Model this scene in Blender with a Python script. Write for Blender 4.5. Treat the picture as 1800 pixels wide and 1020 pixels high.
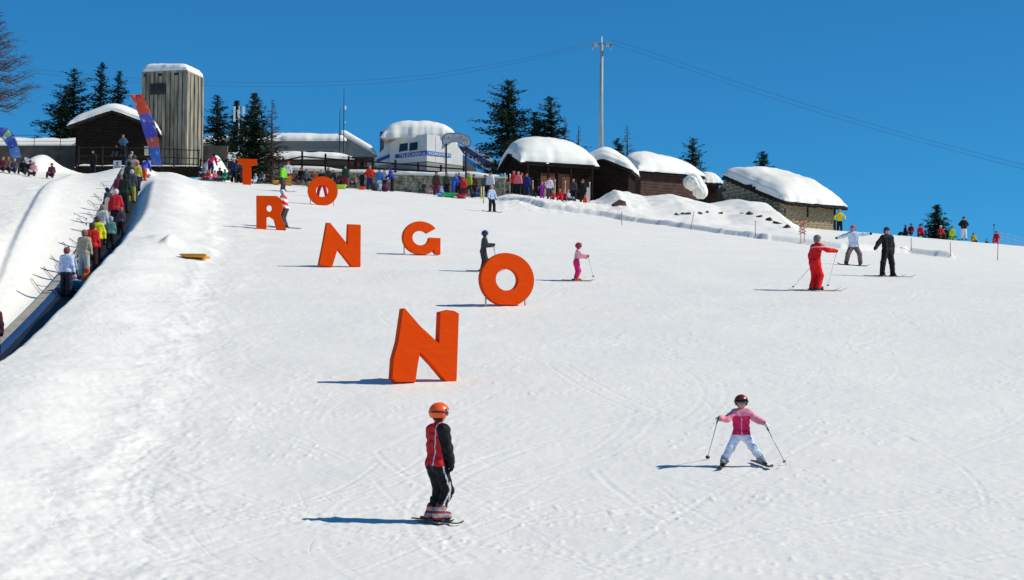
import bpy, math, random
import numpy as np
from mathutils import Vector, Matrix

random.seed(7)
RNG = np.random.default_rng(11)
for o in list(bpy.data.objects):
    bpy.data.objects.remove(o)
S = bpy.context.scene
COL = S.collection
R = math.radians

# ------------------------------------------------------------------ camera
PITCH = R(4.5)
FPX = 3500.0
cam_d = bpy.data.cameras.new('camera')
cam_d.sensor_fit = 'HORIZONTAL'
cam_d.sensor_width = 36.0
cam_d.lens = FPX / 1800 * 36
cam_d.clip_start = 0.5
cam_d.clip_end = 20000
cam = bpy.data.objects.new('camera', cam_d)
COL.objects.link(cam)
cam.rotation_euler = (math.pi / 2 + PITCH, 0, 0)
S.camera = cam

# ------------------------------------------------------------------ sky and sun
SUN_EL, SUN_AZ = R(41), R(5)          # sun stands to the right, a little on the camera's side
sun_vec = Vector((math.cos(SUN_EL) * math.cos(SUN_AZ), -math.cos(SUN_EL) * math.sin(SUN_AZ), math.sin(SUN_EL)))
W = bpy.data.worlds.new('World')
S.world = W
W.use_nodes = True
wn = W.node_tree
wn.nodes.clear()
sky = wn.nodes.new('ShaderNodeTexSky')
sky.sky_type = 'NISHITA'
sky.sun_disc = False
sky.sun_elevation = SUN_EL
sky.sun_rotation = math.atan2(sun_vec.x, sun_vec.y)
sky.altitude = 2600
sky.air_density = 1.0
sky.dust_density = 0.0
sky.ozone_density = 3.0
tint = wn.nodes.new('ShaderNodeMix')
tint.data_type = 'RGBA'
tint.blend_type = 'MULTIPLY'
tint.inputs[0].default_value = 1.0
tint.inputs[7].default_value = (0.175, 0.75, 1.04, 1)
bg = wn.nodes.new('ShaderNodeBackground')
bg.inputs[1].default_value = 0.105
wo = wn.nodes.new('ShaderNodeOutputWorld')
wn.links.new(sky.outputs[0], tint.inputs[6])
wn.links.new(tint.outputs[2], bg.inputs[0])
wn.links.new(bg.outputs[0], wo.inputs[0])

sd = bpy.data.lights.new('sun', 'SUN')
sd.energy = 4.25
sd.angle = R(0.53)
sd.color = (1.0, 0.95, 0.82)
sun = bpy.data.objects.new('sun', sd)
COL.objects.link(sun)
sun.rotation_euler = sun_vec.to_track_quat('Z', 'Y').to_euler()

S.view_settings.view_transform = 'Standard'
S.view_settings.look = 'None'
S.view_settings.exposure = 0.0
S.view_settings.gamma = 1.0
S.view_settings.use_curve_mapping = False

# ------------------------------------------------------------------ numbers
CT, ST = math.cos(PITCH), math.sin(PITCH)


def P(px, py, D):
    """point at depth D on the sight line through (px, py) of an 1800 x 1020 picture"""
    x = (px - 900) / FPX * D
    u = (510 - py) / FPX * D
    return Vector((x, D * CT - u * ST, D * ST + u * CT))


def sst(t):
    t = np.clip(t, 0, 1)
    return t * t * (3 - 2 * t)


_tab = RNG.random((256, 256)) * 2 - 1


def vnoise(x, y):
    xi = np.floor(x).astype(int)
    yi = np.floor(y).astype(int)
    fx = x - xi
    fy = y - yi
    fx = fx * fx * (3 - 2 * fx)
    fy = fy * fy * (3 - 2 * fy)
    a = _tab[xi & 255, yi & 255]
    b = _tab[(xi + 1) & 255, yi & 255]
    c = _tab[xi & 255, (yi + 1) & 255]
    d = _tab[(xi + 1) & 255, (yi + 1) & 255]
    return (a * (1 - fx) + b * fx) * (1 - fy) + (c * (1 - fx) + d * fx) * fy


def fbm(x, y, octv=4, g=0.5):
    s = 0
    a = 1.0
    for k in range(octv):
        s = s + a * vnoise(x + 17.3 * k, y - 9.1 * k)
        x = x * 2.03
        y = y * 2.03
        a *= g
    return s


# slope profile: (depth along view, picture row at the middle column)
_D = [21.5, 24.6, 30, 40, 48, 56, 64, 74, 84, 95, 107, 122, 133, 145, 152]
_s = [1020, 925, 822, 672, 598, 537, 497, 463, 439, 415, 396, 378, 369, 363.5, 361]
pts = [P(900, s, d) for d, s in zip(_D, _s)]
PY = [p.y for p in pts]
PZ = [p.z for p in pts]
zc0, yc0 = PZ[-1], PY[-1]
_Y = np.array([-400, -60, 0, 9, 15] + PY + [yc0 + 33, yc0 + 110, yc0 + 160, 500, 1200, 9000])
_Z = np.array([-2.2, -2.2, -2.15, -2.1, -1.95] + PZ + [zc0 + 1.6, zc0 + 1.6, zc0 + 0.3, zc0 - 20, zc0 - 120, zc0 - 500])
_yd = np.arange(-20, 330, 0.5)
_zd = np.interp(_yd, _Y, _Z)
_ker = np.exp(-np.linspace(-2, 2, 17) ** 2)
_ker /= _ker.sum()
_zs = np.convolve(np.pad(_zd, 8, mode='edge'), _ker, 'valid')


def prof(Y):
    return np.where((Y > -15) & (Y < 325), np.interp(Y, _yd, _zs), np.interp(Y, _Y, _Z))


# magic carpet line: (px, py, depth)
CV = [P(-240, 870, 33), P(25, 640, 52), P(127, 522, 68), P(165, 468, 76), P(203, 404, 88), P(222, 350, 102), P(240, 302, 134)]
cvY = np.array([p.y for p in CV])
cvX = np.array([p.x for p in CV])
cvZ = np.array([p.z for p in CV])
_yy = np.arange(10, 150, 0.5)


def _sm(a):
    k = np.exp(-np.linspace(-2, 2, 41) ** 2)
    k /= k.sum()
    return np.convolve(np.pad(a, 20, mode='reflect', reflect_type='odd'), k, 'valid')


def _ext(ys):
    r = np.interp(_yy, cvY, ys)
    s0 = (ys[1] - ys[0]) / (cvY[1] - cvY[0])
    s1 = (ys[-1] - ys[-2]) / (cvY[-1] - cvY[-2])
    r = np.where(_yy < cvY[0], ys[0] + (_yy - cvY[0]) * s0, r)
    r = np.where(_yy > cvY[-1], ys[-1] + (_yy - cvY[-1]) * s1, r)
    return r


_cx, _cz = _sm(_ext(cvX)), _sm(_ext(cvZ))
CX = lambda Y: np.interp(Y, _yy, _cx)
CZ = lambda Y: np.interp(Y, _yy, _cz)

# heights added at the top, by column of the picture at depth 150
_pa = [-900, 100, 200, 350, 450, 560, 700, 850, 875, 905, 960, 1040, 1055, 1080, 1130, 1180, 1250, 1300, 1340, 1362, 1385, 1500, 3000]
_ph = [-.45, -.45, -.2, 0.05, .15, .3, .42, .45, .5, .75, .8, .75, 1.0, 1.75, 1.4, 1.75, 1.35, 1.85, 1.75, .7, 0.05, 0.05, 0]


def base(X, Y):
    z = prof(Y) - 0.08 * sst((Y - 45) / 65) * np.clip(X, -70, 70)
    a = 900 + X * FPX / 150
    h = np.interp(a, _pa, _ph)
    z = z + h * sst((Y - 128) / 20) * (1 - sst((Y - 210) / 80))
    return z


_gl = [(P(-40, 520, 60)), P(0, 462, 68), P(40, 402, 84), P(75, 352, 104), P(112, 306, 128), P(125, 300, 136)]
glY = np.array([p.y for p in _gl])
glX = np.array([p.x for p in _gl])
_br = [(870, 352), (960, 366), (1060, 380), (1200, 400), (1350, 421), (1480, 436), (1600, 444), (1700, 457), (1800, 470), (2100, 505)]
brX = brY = None


def H(X, Y, fine=False):
    X = np.asarray(X, float)
    Y = np.asarray(Y, float)
    b = base(X, Y)
    z = b.copy()
    # carpet corridor
    xc, zc = CX(Y), CZ(Y)
    o = X - xc
    wob = 0.25 * fbm(X * 0.25 + 3, Y * 0.25, 3)
    crest = np.maximum(zc + 0.75 - 0.9 * sst((Y - 100) / 30), b + 0.5) + 0.25 * wob
    crest = crest - 0.15 * sst((Y - 122) / 14)
    edge = 4.6 + 0.9 * wob + 0.25 * fbm(X * 0.9, Y * 0.5, 3)
    right = crest + (b + 0.10 - crest) * sst((o - 1.9 - wob) / 2.8) - 0.07 * sst((o - edge + 0.4) / 1.0)
    right = right + 0.022 * np.exp(-((o - edge + .35) / .35) ** 2) * (1 + fbm(X * 1.5, Y, 3))
    right = right + (b - right) * sst((o - edge - 0.4) / 1.6)
    wall = sst((o - 0.50) / 0.95)
    right = zc + (right - zc) * wall
    lft = b + 0.25 - 0.25 * sst((Y - 105) / 25)
    left = zc + 0.02 + (lft + (b - lft) * sst((-o - 4.5) / 5) - zc) * sst((-o - 1.05) / 3.2)
    corr = np.where(o > 0, right, left)
    wc = (1 - sst((Y - 139) / 2.5)) * sst((Y - 14) / 8) * (1 - sst((np.abs(o) - 7) / 3))
    z = z + (corr - z) * wc
    # step at the left piste
    gx = np.interp(Y, glY, glX)
    t = X - gx
    wg = sst((Y - 58) / 6) * (1 - sst((Y - 130) / 6))
    z = z - wg * 0.20 * sst((0.15 - t) / 0.35) * (1 - sst((-t - 1.0) / 4.5)) + wg * 0.07 * np.exp(-((t - 0.5) / 0.4) ** 2)
    # berm along the right edge
    if brX is not None:
        yl = np.interp(X, brX, brY)
        t = Y - yl
        wl = sst((X + 3) / 4)
        z = z + wl * (0.26 * sst((t + 0.1) / 0.7) * (1 - sst((t - 2) / 9)) - 0.10 * np.exp(-((t + 0.45) / 0.5) ** 2))
        cl = sst((fbm(X * 1.3, Y * 0.6, 3) - 0.15) * 2.2) * np.exp(-((t - 0.2) / 1.1) ** 2) * 0.08
        z = z + wl * cl
    # ploughed heaps
    for (px, d, h, sx, sy) in HEAPS:
        p = P(px, 330, d)
        r2 = ((X - p.x) / sx) ** 2 + ((Y - p.y) / sy) ** 2
        z = z + h * np.exp(-r2 ** 1.3)
    z = z + 0.035 * fbm(X * 0.18, Y * 0.12, 3) * sst((Y - 10) / 10)
    if fine:
        mound = wc * sst((o - 0.7) / 0.8) * (1 - sst((o - 5.5) / 2.0))
        mound = mound * (1 + .7 * np.exp(-((o - 4.6) / .8) ** 2)) + 1.8 * wc * sst((-o - 1.2) / 0.8) * (1 - sst((-o - 5) / 3))
        rough = fbm(X * 1.6, Y * 1.1, 4, 0.55)
        z = z + mound * (0.0125 * rough + 0.008 * np.abs(fbm(X * 5, Y * 3.5, 3)))
        a = 900 + X * FPX / 150
        top = sst((Y - 126) / 8) * sst((a - 860) / 30) * (1 - sst((a - 1080) / 60))
        z = z + top * 0.10 * np.abs(fbm(X * 1.5, Y * 1.2, 3))
        topr = sst((Y - 124) / 8) * sst((a - 1060) / 40) * (1 - sst((a - 1380) / 40))
        z = z + topr * 0.10 * fbm(X * 0.55, Y * 0.35, 3)
        z = z + 0.007 * fbm(X * 0.9 + 40, Y * 0.6, 4, 0.6) + 0.003 * fbm(X * 6, Y * 3, 3, 0.6)
        crumb = sst((vnoise(X * 8.5, Y * 6.0) - 0.55) / 0.3) * sst((fbm(X * 0.5 + 9, Y * 0.35, 3) - 0.1) / 0.5)
        z = z + 0.014 * crumb * (1 - sst((Y - 50) / 30))
    return z


HEAPS = [(68, 137, 1.0, 1.1, 2.0), (95, 139, .5, 1.6, 2.0), (372, 155, 1.6, 1.0, 2.0), (392, 156, .9, 1.2, 2.0), 
         (302, 73, .33, .28, .8), (286, 74, .18, .5, .7), (340, 74.5, .12, .8, .8), (985, 138, .12, 1.6, 1.5), (1040, 139, .2, 1.4, 1.6), (920, 139, .15, 1.6, 1.4)]


def Hs(x, y):
    return float(H(np.array([x]), np.array([y]))[0])


def hit(px, py, dmin=14.0, dmax=165.0):
    ds = np.linspace(dmin, dmax, 1600)
    x = (px - 900) / FPX * ds
    u = (510 - py) / FPX * ds
    Y = ds * CT - u * ST
    Z = ds * ST + u * CT
    f = Z - H(x, Y)
    i = np.where(f < 0)[0]
    if len(i) == 0:
        k = int(np.argmin(f))
        return Vector((x[k], Y[k], float(H(x[k:k + 1], Y[k:k + 1])[0])))
    k = i[0]
    return Vector((x[k], Y[k], float(H(x[k:k + 1], Y[k:k + 1])[0])))


_b = [hit(a, b_) for a, b_ in _br]
brX = np.array([p.x for p in _b])
brY = np.array([p.y for p in _b])


def gp(px, D):
    """ground point in column px at depth D"""
    x = (px - 900) / FPX * D
    y = D * CT - 0.05 * D * ST
    return Vector((x, y, Hs(x, y)))


# ------------------------------------------------------------------ materials
MATS = {}


def mat(name, col, rough=0.7, metal=0.0, noise=0.0, nscale=8.0, bump=0.0, bscale=30.0, spec=0.4, stretch=(1, 1, 1), col2=None):
    if name in MATS:
        return MATS[name]
    m = bpy.data.materials.new(name)
    m.use_nodes = True
    nt = m.node_tree
    b = nt.nodes['Principled BSDF']
    b.inputs['Base Color'].default_value = (*col, 1)
    b.inputs['Roughness'].default_value = rough
    b.inputs['Metallic'].default_value = metal
    b.inputs['Specular IOR Level'].default_value = spec
    tc = nt.nodes.new('ShaderNodeTexCoord')
    mp = nt.nodes.new('ShaderNodeMapping')
    mp.inputs['Scale'].default_value = stretch
    nt.links.new(tc.outputs['Object'], mp.inputs[0])
    if noise > 0 or col2:
        n = nt.nodes.new('ShaderNodeTexNoise')
        n.inputs['Scale'].default_value = nscale
        n.inputs['Detail'].default_value = 5
        nt.links.new(mp.outputs[0], n.inputs[0])
        cr = nt.nodes.new('ShaderNodeValToRGB')
        c2 = col2 if col2 else tuple(min(1, c * (1 + noise)) for c in col)
        c1 = col if col2 else tuple(c * (1 - noise) for c in col)
        cr.color_ramp.elements[0].position = 0.35
        cr.color_ramp.elements[1].position = 0.65
        cr.color_ramp.elements[0].color = (*c1, 1)
        cr.color_ramp.elements[1].color = (*c2, 1)
        nt.links.new(n.outputs[0], cr.inputs[0])
        nt.links.new(cr.outputs[0], b.inputs['Base Color'])
    if bump > 0:
        n2 = nt.nodes.new('ShaderNodeTexNoise')
        n2.inputs['Scale'].default_value = bscale
        n2.inputs['Detail'].default_value = 6
        nt.links.new(mp.outputs[0], n2.inputs[0])
        bp = nt.nodes.new('ShaderNodeBump')
        bp.inputs['Strength'].default_value = 0.8
        bp.inputs['Distance'].default_value = bump
        nt.links.new(n2.outputs[0], bp.inputs['Height'])
        nt.links.new(bp.outputs[0], b.inputs['Normal'])
    MATS[name] = m
    return m


def snow_material(name, track=False):
    m = bpy.data.materials.new(name)
    m.use_nodes = True
    nt = m.node_tree
    L = nt.links
    b = nt.nodes['Principled BSDF']
    b.inputs['Roughness'].default_value = 0.62
    b.inputs['Specular IOR Level'].default_value = 0.25
    tc = nt.nodes.new('ShaderNodeTexCoord')
    n = nt.nodes.new('ShaderNodeTexNoise')
    n.inputs['Scale'].default_value = 0.35
    n.inputs['Detail'].default_value = 8
    n.inputs['Roughness'].default_value = 0.6
    L.new(tc.outputs['Object'], n.inputs[0])
    cr = nt.nodes.new('ShaderNodeValToRGB')
    cr.color_ramp.elements[0].position = 0.3
    cr.color_ramp.elements[1].position = 0.7
    cr.color_ramp.elements[0].color = (0.825, 0.798, 0.74, 1)
    cr.color_ramp.elements[1].color = (0.875, 0.846, 0.785, 1)
    L.new(n.outputs[0], cr.inputs[0])
    L.new(cr.outputs[0], b.inputs['Base Color'])
    n2 = nt.nodes.new('ShaderNodeTexNoise')
    n2.inputs['Scale'].default_value = 5.0
    n2.inputs['Detail'].default_value = 9
    n2.inputs['Roughness'].default_value = 0.65
    L.new(tc.outputs['Object'], n2.inputs[0])
    hgt = n2.outputs[0]
    if track:
        # thin scratches left by edges, in two directions
        for k, (rot, sc, wgt) in enumerate([(0.5, (9.0, 0.55, 1), 0.9), (-0.9, (8.0, 0.6, 1), 0.8), (1.35, (7.0, 0.4, 1), 0.6)]):
            mp = nt.nodes.new('ShaderNodeMapping')
            mp.inputs['Rotation'].default_value = (0, 0, rot)
            mp.vector_type = 'TEXTURE'
            mp.inputs['Scale'].default_value = (1 / sc[0], 1 / sc[1], 1)
            mp.inputs['Location'].default_value = (k * 31.0, 7.0 * k, 0)
            nw = nt.nodes.new('ShaderNodeTexNoise')
            nw.inputs['Scale'].default_value = 0.08
            L.new(tc.outputs['Object'], nw.inputs[0])
            ad = nt.nodes.new('ShaderNodeVectorMath')
            ad.operation = 'MULTIPLY_ADD'
            ad.inputs[1].default_value = (9, 9, 0)
            L.new(nw.outputs['Color'], ad.inputs[0])
            L.new(tc.outputs['Object'], ad.inputs[2])
            L.new(ad.outputs[0], mp.inputs[0])
            nn = nt.nodes.new('ShaderNodeTexNoise')
            nn.inputs['Scale'].default_value = 1.0
            nn.inputs['Detail'].default_value = 2
            L.new(mp.outputs[0], nn.inputs[0])
            ab = nt.nodes.new('ShaderNodeMapRange')
            ab.inputs[1].default_value = 0.60
            ab.inputs[2].default_value = 0.70
            L.new(nn.outputs[0], ab.inputs[0])
            ml = nt.nodes.new('ShaderNodeMath')
            ml.operation = 'MULTIPLY_ADD'
            ml.inputs[1].default_value = -0.35 * wgt
            L.new(ab.outputs[0], ml.inputs[0])
            L.new(hgt, ml.inputs[2])
            hgt = ml.outputs[0]
    bp = nt.nodes.new('ShaderNodeBump')
    bp.inputs['Strength'].default_value = 0.55
    bp.inputs['Distance'].default_value = 0.014 if track else 0.03
    L.new(hgt, bp.inputs['Height'])
    L.new(bp.outputs[0], b.inputs['Normal'])
    MATS[name] = m
    return m


SNOW = snow_material('piste_snow', True)
RSNOW = snow_material('roof_snow')
WOOD = mat('dark_wood', (0.020, 0.013, 0.010), 0.9, spec=.08, noise=0.5, nscale=3, stretch=(1, 1, 8), bump=0.01)
WOOD2 = mat('brown_wood', (0.16, 0.055, 0.025), 0.8, noise=0.35, nscale=4, stretch=(1, 1, 8), bump=0.01)
PALEWOOD = mat('pale_wood', (0.42, 0.33, 0.22), 0.8, noise=0.3, nscale=6, bump=0.004)
STEEL = mat('painted_steel', (0.018, 0.018, 0.02), 0.7, spec=.2)
GALV = mat('galvanised_steel', (0.42, 0.45, 0.47), 0.45, metal=0.3, noise=0.15)
CONC = mat('stained_concrete', (0.11, 0.10, 0.075), 0.9, col2=(0.36, 0.325, 0.25), nscale=1.2, stretch=(3, 3, 0.35), bump=0.01)
GREYW = mat('grey_render', (0.30, 0.30, 0.29), 0.85, noise=0.12, nscale=1.5, bump=0.004)
WHITEP = mat('white_panel', (0.62, 0.61, 0.58), 0.5, noise=0.06, nscale=1.0)
BLUEP = mat('blue_panel', (0.02, 0.06, 0.33), 0.5, noise=0.1)
LBLUEP = mat('light_blue_panel', (0.04, 0.22, 0.62), 0.45, noise=0.1)
GLASS = mat('dark_glass', (0.01, 0.012, 0.016), 0.08, spec=0.8)
STONEM = mat('ochre_stone', (0.22, 0.17, 0.10), 0.9, col2=(0.46, 0.37, 0.23), nscale=2.5, bump=0.02, bscale=14)
STONEG = mat('grey_green_stone', (0.15, 0.14, 0.09), 0.9, col2=(0.50, 0.44, 0.32), nscale=2.6, bump=0.02, bscale=14)
SLATE = mat('dark_slate', (0.028, 0.024, 0.022), 0.9, spec=.1, noise=0.5, nscale=3, bump=0.02)
RUSTST = mat('rusty_stone', (0.08, 0.035, 0.025), 0.85, noise=0.5, nscale=5, bump=0.02)
BARK = mat('bark', (0.05, 0.034, 0.024), 0.95, noise=0.4, nscale=6, bump=0.02)
LARCH = mat('larch_twigs', (0.07, 0.04, 0.035), 0.9, noise=0.3, nscale=3)
NEEDLE = mat('conifer_needles', (0.012, 0.026, 0.013), 0.8, noise=0.6, nscale=0.9, spec=0.08)
NEEDLE2 = mat('spruce_needles', (0.018, 0.036, 0.018), 0.8, noise=0.6, nscale=0.9, spec=0.08)
WHITE = mat('white_paint', (0.75, 0.75, 0.75), 0.5)
BLACK = mat('black_plastic', (0.012, 0.012, 0.013), 0.4)
SKIN = mat('skin', (0.50, 0.26, 0.18), 0.6)


def orange_material():
    m = bpy.data.materials.new('orange_vinyl')
    m.use_nodes = True
    nt = m.node_tree
    L = nt.links
    b = nt.nodes['Principled BSDF']
    b.inputs['Roughness'].default_value = 0.6
    b.inputs['Specular IOR Level'].default_value = 0.05
    tc = nt.nodes.new('ShaderNodeTexCoord')
    n = nt.nodes.new('ShaderNodeTexNoise')
    n.inputs['Scale'].default_value = 1.3
    n.inputs['Detail'].default_value = 4
    L.new(tc.outputs['Object'], n.inputs[0])
    cr = nt.nodes.new('ShaderNodeValToRGB')
    cr.color_ramp.elements[0].color = (0.70, 0.052, 0.001, 1)
    cr.color_ramp.elements[1].color = (0.77, 0.068, 0.002, 1)
    L.new(n.outputs[0], cr.inputs[0])
    L.new(cr.outputs[0], b.inputs['Base Color'])
    mp = nt.nodes.new('ShaderNodeMapping')
    mp.inputs['Rotation'].default_value = (0, 0.6, 0)
    mp.inputs['Scale'].default_value = (1.0, 1, 3.2)
    L.new(tc.outputs['Object'], mp.inputs[0])
    n2 = nt.nodes.new('ShaderNodeTexNoise')
    n2.inputs['Scale'].default_value = 1.6
    n2.inputs['Detail'].default_value = 3
    n2.inputs['Distortion'].default_value = 0.6
    L.new(mp.outputs[0], n2.inputs[0])
    bp = nt.nodes.new('ShaderNodeBump')
    bp.inputs['Strength'].default_value = 0.7
    bp.inputs['Distance'].default_value = 0.035
    L.new(n2.outputs[0], bp.inputs['Height'])
    L.new(bp.outputs[0], b.inputs['Normal'])
    return m


ORANGE = orange_material()


# ------------------------------------------------------------------ object helpers
def tag(o, label=None, cat=None, group=None, kind=None):
    if label:
        o['label'] = label
    if cat:
        o['category'] = cat
    if group:
        o['group'] = group
    if kind:
        o['kind'] = kind
    return o


def thing(name, loc, yaw, label, cat, group=None):
    o = bpy.data.objects.new(name, None)
    o.empty_display_size = 0.3
    COL.objects.link(o)
    o.location = loc
    o.rotation_euler = (0, 0, yaw)
    return tag(o, label, cat, group)


def mesh_from(name, V, F, mats, smooth=False, midx=None):
    me = bpy.data.meshes.new(name)
    V = np.asarray(V, dtype=np.float32)
    if isinstance(F, np.ndarray):
        k = F.shape[1]
        me.vertices.add(len(V))
        me.vertices.foreach_set('co', V.ravel())
        me.loops.add(F.size)
        me.loops.foreach_set('vertex_index', F.ravel().astype(np.int32))
        me.polygons.add(len(F))
        me.polygons.foreach_set('loop_start', np.arange(0, F.size, k, dtype=np.int32))
        me.polygons.foreach_set('loop_total', np.full(len(F), k, dtype=np.int32))
        me.update(calc_edges=True)
        me.validate()
    else:
        me.from_pydata([tuple(map(float, v)) for v in V], [], F)
        me.update()
    for m in (mats if isinstance(mats, (list, tuple)) else [mats]):
        me.materials.append(m)
    if smooth:
        me.polygons.foreach_set('use_smooth', np.ones(len(me.polygons), dtype=bool))
    if midx is not None:
        me.polygons.foreach_set('material_index', np.asarray(midx, dtype=np.int32))
    return me


def link(name, me, parent=None, loc=(0, 0, 0), rot=(0, 0, 0)):
    o = bpy.data.objects.new(name, me)
    COL.objects.link(o)
    if parent is not None:
        o.parent = parent
    o.location = loc
    o.rotation_euler = rot
    return o


class MB:
    def __init__(s):
        s.V = []
        s.F = []

    def add(s, V, F):
        b = len(s.V)
        s.V += [tuple(v) for v in V]
        s.F += [tuple(b + i for i in f) for f in F]
        return s

    def box(s, c, size, rz=0.0, M=None):
        hx, hy, hz = [k / 2 for k in size]
        v = []
        for x, y, z in [(-hx, -hy, -hz), (hx, -hy, -hz), (hx, hy, -hz), (-hx, hy, -hz), (-hx, -hy, hz), (hx, -hy, hz), (hx, hy, hz), (-hx, hy, hz)]:
            p = Vector((x, y, z))
            if M is not None:
                p = M @ p
            elif rz:
                p = Matrix.Rotation(rz, 3, 'Z') @ p
            v.append(p + Vector(c))
        return s.add(v, [(0, 3, 2, 1), (4, 5, 6, 7), (0, 1, 5, 4), (1, 2, 6, 5), (2, 3, 7, 6), (3, 0, 4, 7)])

    def tube(s, pts, r, n=6, cap=True):
        pts = [Vector(p) for p in pts]
        rs = r if isinstance(r, (list, tuple)) else [r] * len(pts)
        rings = []
        for i, p in enumerate(pts):
            d = (pts[min(i + 1, len(pts) - 1)] - pts[max(i - 1, 0)])
            if d.length < 1e-9:
                d = Vector((0, 0, 1))
            d.normalize()
            a = d.orthogonal().normalized()
            if abs(d.z) < 0.99:
                a = d.cross(Vector((0, 0, 1))).normalized()
            b = d.cross(a)
            rings.append([p + (a * math.cos(2 * math.pi * k / n) + b * math.sin(2 * math.pi * k / n)) * rs[i] for k in range(n)])
        base_ = len(s.V)
        for rg in rings:
            s.V += [tuple(v) for v in rg]
        for i in range(len(rings) - 1):
            for k in range(n):
                a0 = base_ + i * n + k
                a1 = base_ + i * n + (k + 1) % n
                s.F.append((a0, a1, a1 + n, a0 + n))
        if cap:
            s.F.append(tuple(base_ + k for k in range(n))[::-1])
            s.F.append(tuple(base_ + (len(rings) - 1) * n + k for k in range(n)))
        return s

    def prism(s, poly, y0, y1):
        """poly in x,z extruded along y"""
        n = len(poly)
        V = [(x, y0, z) for x, z in poly] + [(x, y1, z) for x, z in poly]
        F = [tuple(range(n)), tuple(range(2 * n - 1, n - 1, -1))]
        F += [(i, i + n, (i + 1) % n + n, (i + 1) % n) for i in range(n)]
        return s.add(V, F)

    def ball(s, c, r, seg=10, rings=6):
        r = (r, r, r) if not isinstance(r, (tuple, list)) else r
        V, F = [], []
        for i in range(1, rings):
            t = math.pi * i / rings
            for k in range(seg):
                p = 2 * math.pi * k / seg
                V.append((c[0] + r[0] * math.sin(t) * math.cos(p), c[1] + r[1] * math.sin(t) * math.sin(p), c[2] + r[2] * math.cos(t)))
        V.append((c[0], c[1], c[2] + r[2]))
        V.append((c[0], c[1], c[2] - r[2]))
        top, bot = len(V) - 2, len(V) - 1
        for i in range(rings - 2):
            for k in range(seg):
                a, b = i * seg + k, i * seg + (k + 1) % seg
                F.append((a, a + seg, b + seg, b))
        for k in range(seg):
            F.append((top, k, (k + 1) % seg))
            q = (rings - 2) * seg
            F.append((bot, q + (k + 1) % seg, q + k))
        return s.add(V, F)

    def mesh(s, name, m, smooth=False):
        return mesh_from(name, s.V, s.F, m, smooth)

    def build(s, name, m, parent=None, smooth=False, loc=(0, 0, 0), rot=(0, 0, 0)):
        return link(name, s.mesh(name, m, smooth), parent, loc, rot)


def surface_nets(F, org, h):
    nx, ny, nz = F.shape
    ins = F < 0
    cnt = np.zeros((nx - 1, ny - 1, nz - 1))
    acc = np.zeros((nx - 1, ny - 1, nz - 1, 3))
    corners = [(i, j, k) for i in (0, 1) for j in (0, 1) for k in (0, 1)]
    sl = lambda A, c: A[c[0]:nx - 1 + c[0], c[1]:ny - 1 + c[1], c[2]:nz - 1 + c[2]]
    for a in corners:
        for ax in range(3):
            if a[ax] == 0:
                b = list(a)
                b[ax] = 1
                fa, fb = sl(F, a), sl(F, b)
                m = (fa < 0) != (fb < 0)
                t = np.where(m, fa / np.where(m, fa - fb, 1), 0)
                for q in range(3):
                    acc[..., q] += m * (a[q] + (t if q == ax else 0))
                cnt += m
    act = cnt > 0
    idx = -np.ones(act.shape, dtype=np.int64)
    idx[act] = np.arange(act.sum())
    I = np.argwhere(act)
    V = (I + acc[act] / cnt[act][:, None]) * h + np.array(org)
    Q = []
    for ax in range(3):
        a1, a2 = [(1, 2), (2, 0), (0, 1)][ax]
        s0 = [slice(None)] * 3
        s1 = [slice(None)] * 3
        s0[ax] = slice(0, -1)
        s1[ax] = slice(1, None)
        A, B = ins[tuple(s0)], ins[tuple(s1)]
        ch = np.argwhere(A != B)
        ch = ch[(ch[:, a1] > 0) & (ch[:, a2] > 0)]
        ok = (ch[:, a1] < act.shape[a1]) & (ch[:, a2] < act.shape[a2])
        ch = ch[ok]
        e1 = np.zeros(3, int)
        e1[a1] = 1
        e2 = np.zeros(3, int)
        e2[a2] = 1
        g = lambda c: idx[c[:, 0], c[:, 1], c[:, 2]]
        q = np.stack([g(ch - e1 - e2), g(ch - e2), g(ch), g(ch - e1)], 1)
        fl = ~A[ch[:, 0], ch[:, 1], ch[:, 2]]
        q[fl] = q[fl][:, ::-1]
        Q.append(q)
    Q = np.concatenate(Q)
    Q = Q[(Q >= 0).all(1)]
    return V, Q


def vert_normals(V, Q):
    n = np.cross(V[Q[:, 2]] - V[Q[:, 0]], V[Q[:, 3]] - V[Q[:, 1]])
    N = np.zeros_like(V)
    for k in range(4):
        np.add.at(N, Q[:, k], n)
    l = np.linalg.norm(N, axis=1)
    return N / np.maximum(l, 1e-12)[:, None]


def subset(V, Q, mask, off, N):
    q = Q[mask]
    if len(q) == 0:
        return None, None
    u, inv = np.unique(q, return_inverse=True)
    return V[u] + N[u] * off, inv.reshape(q.shape)


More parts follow.
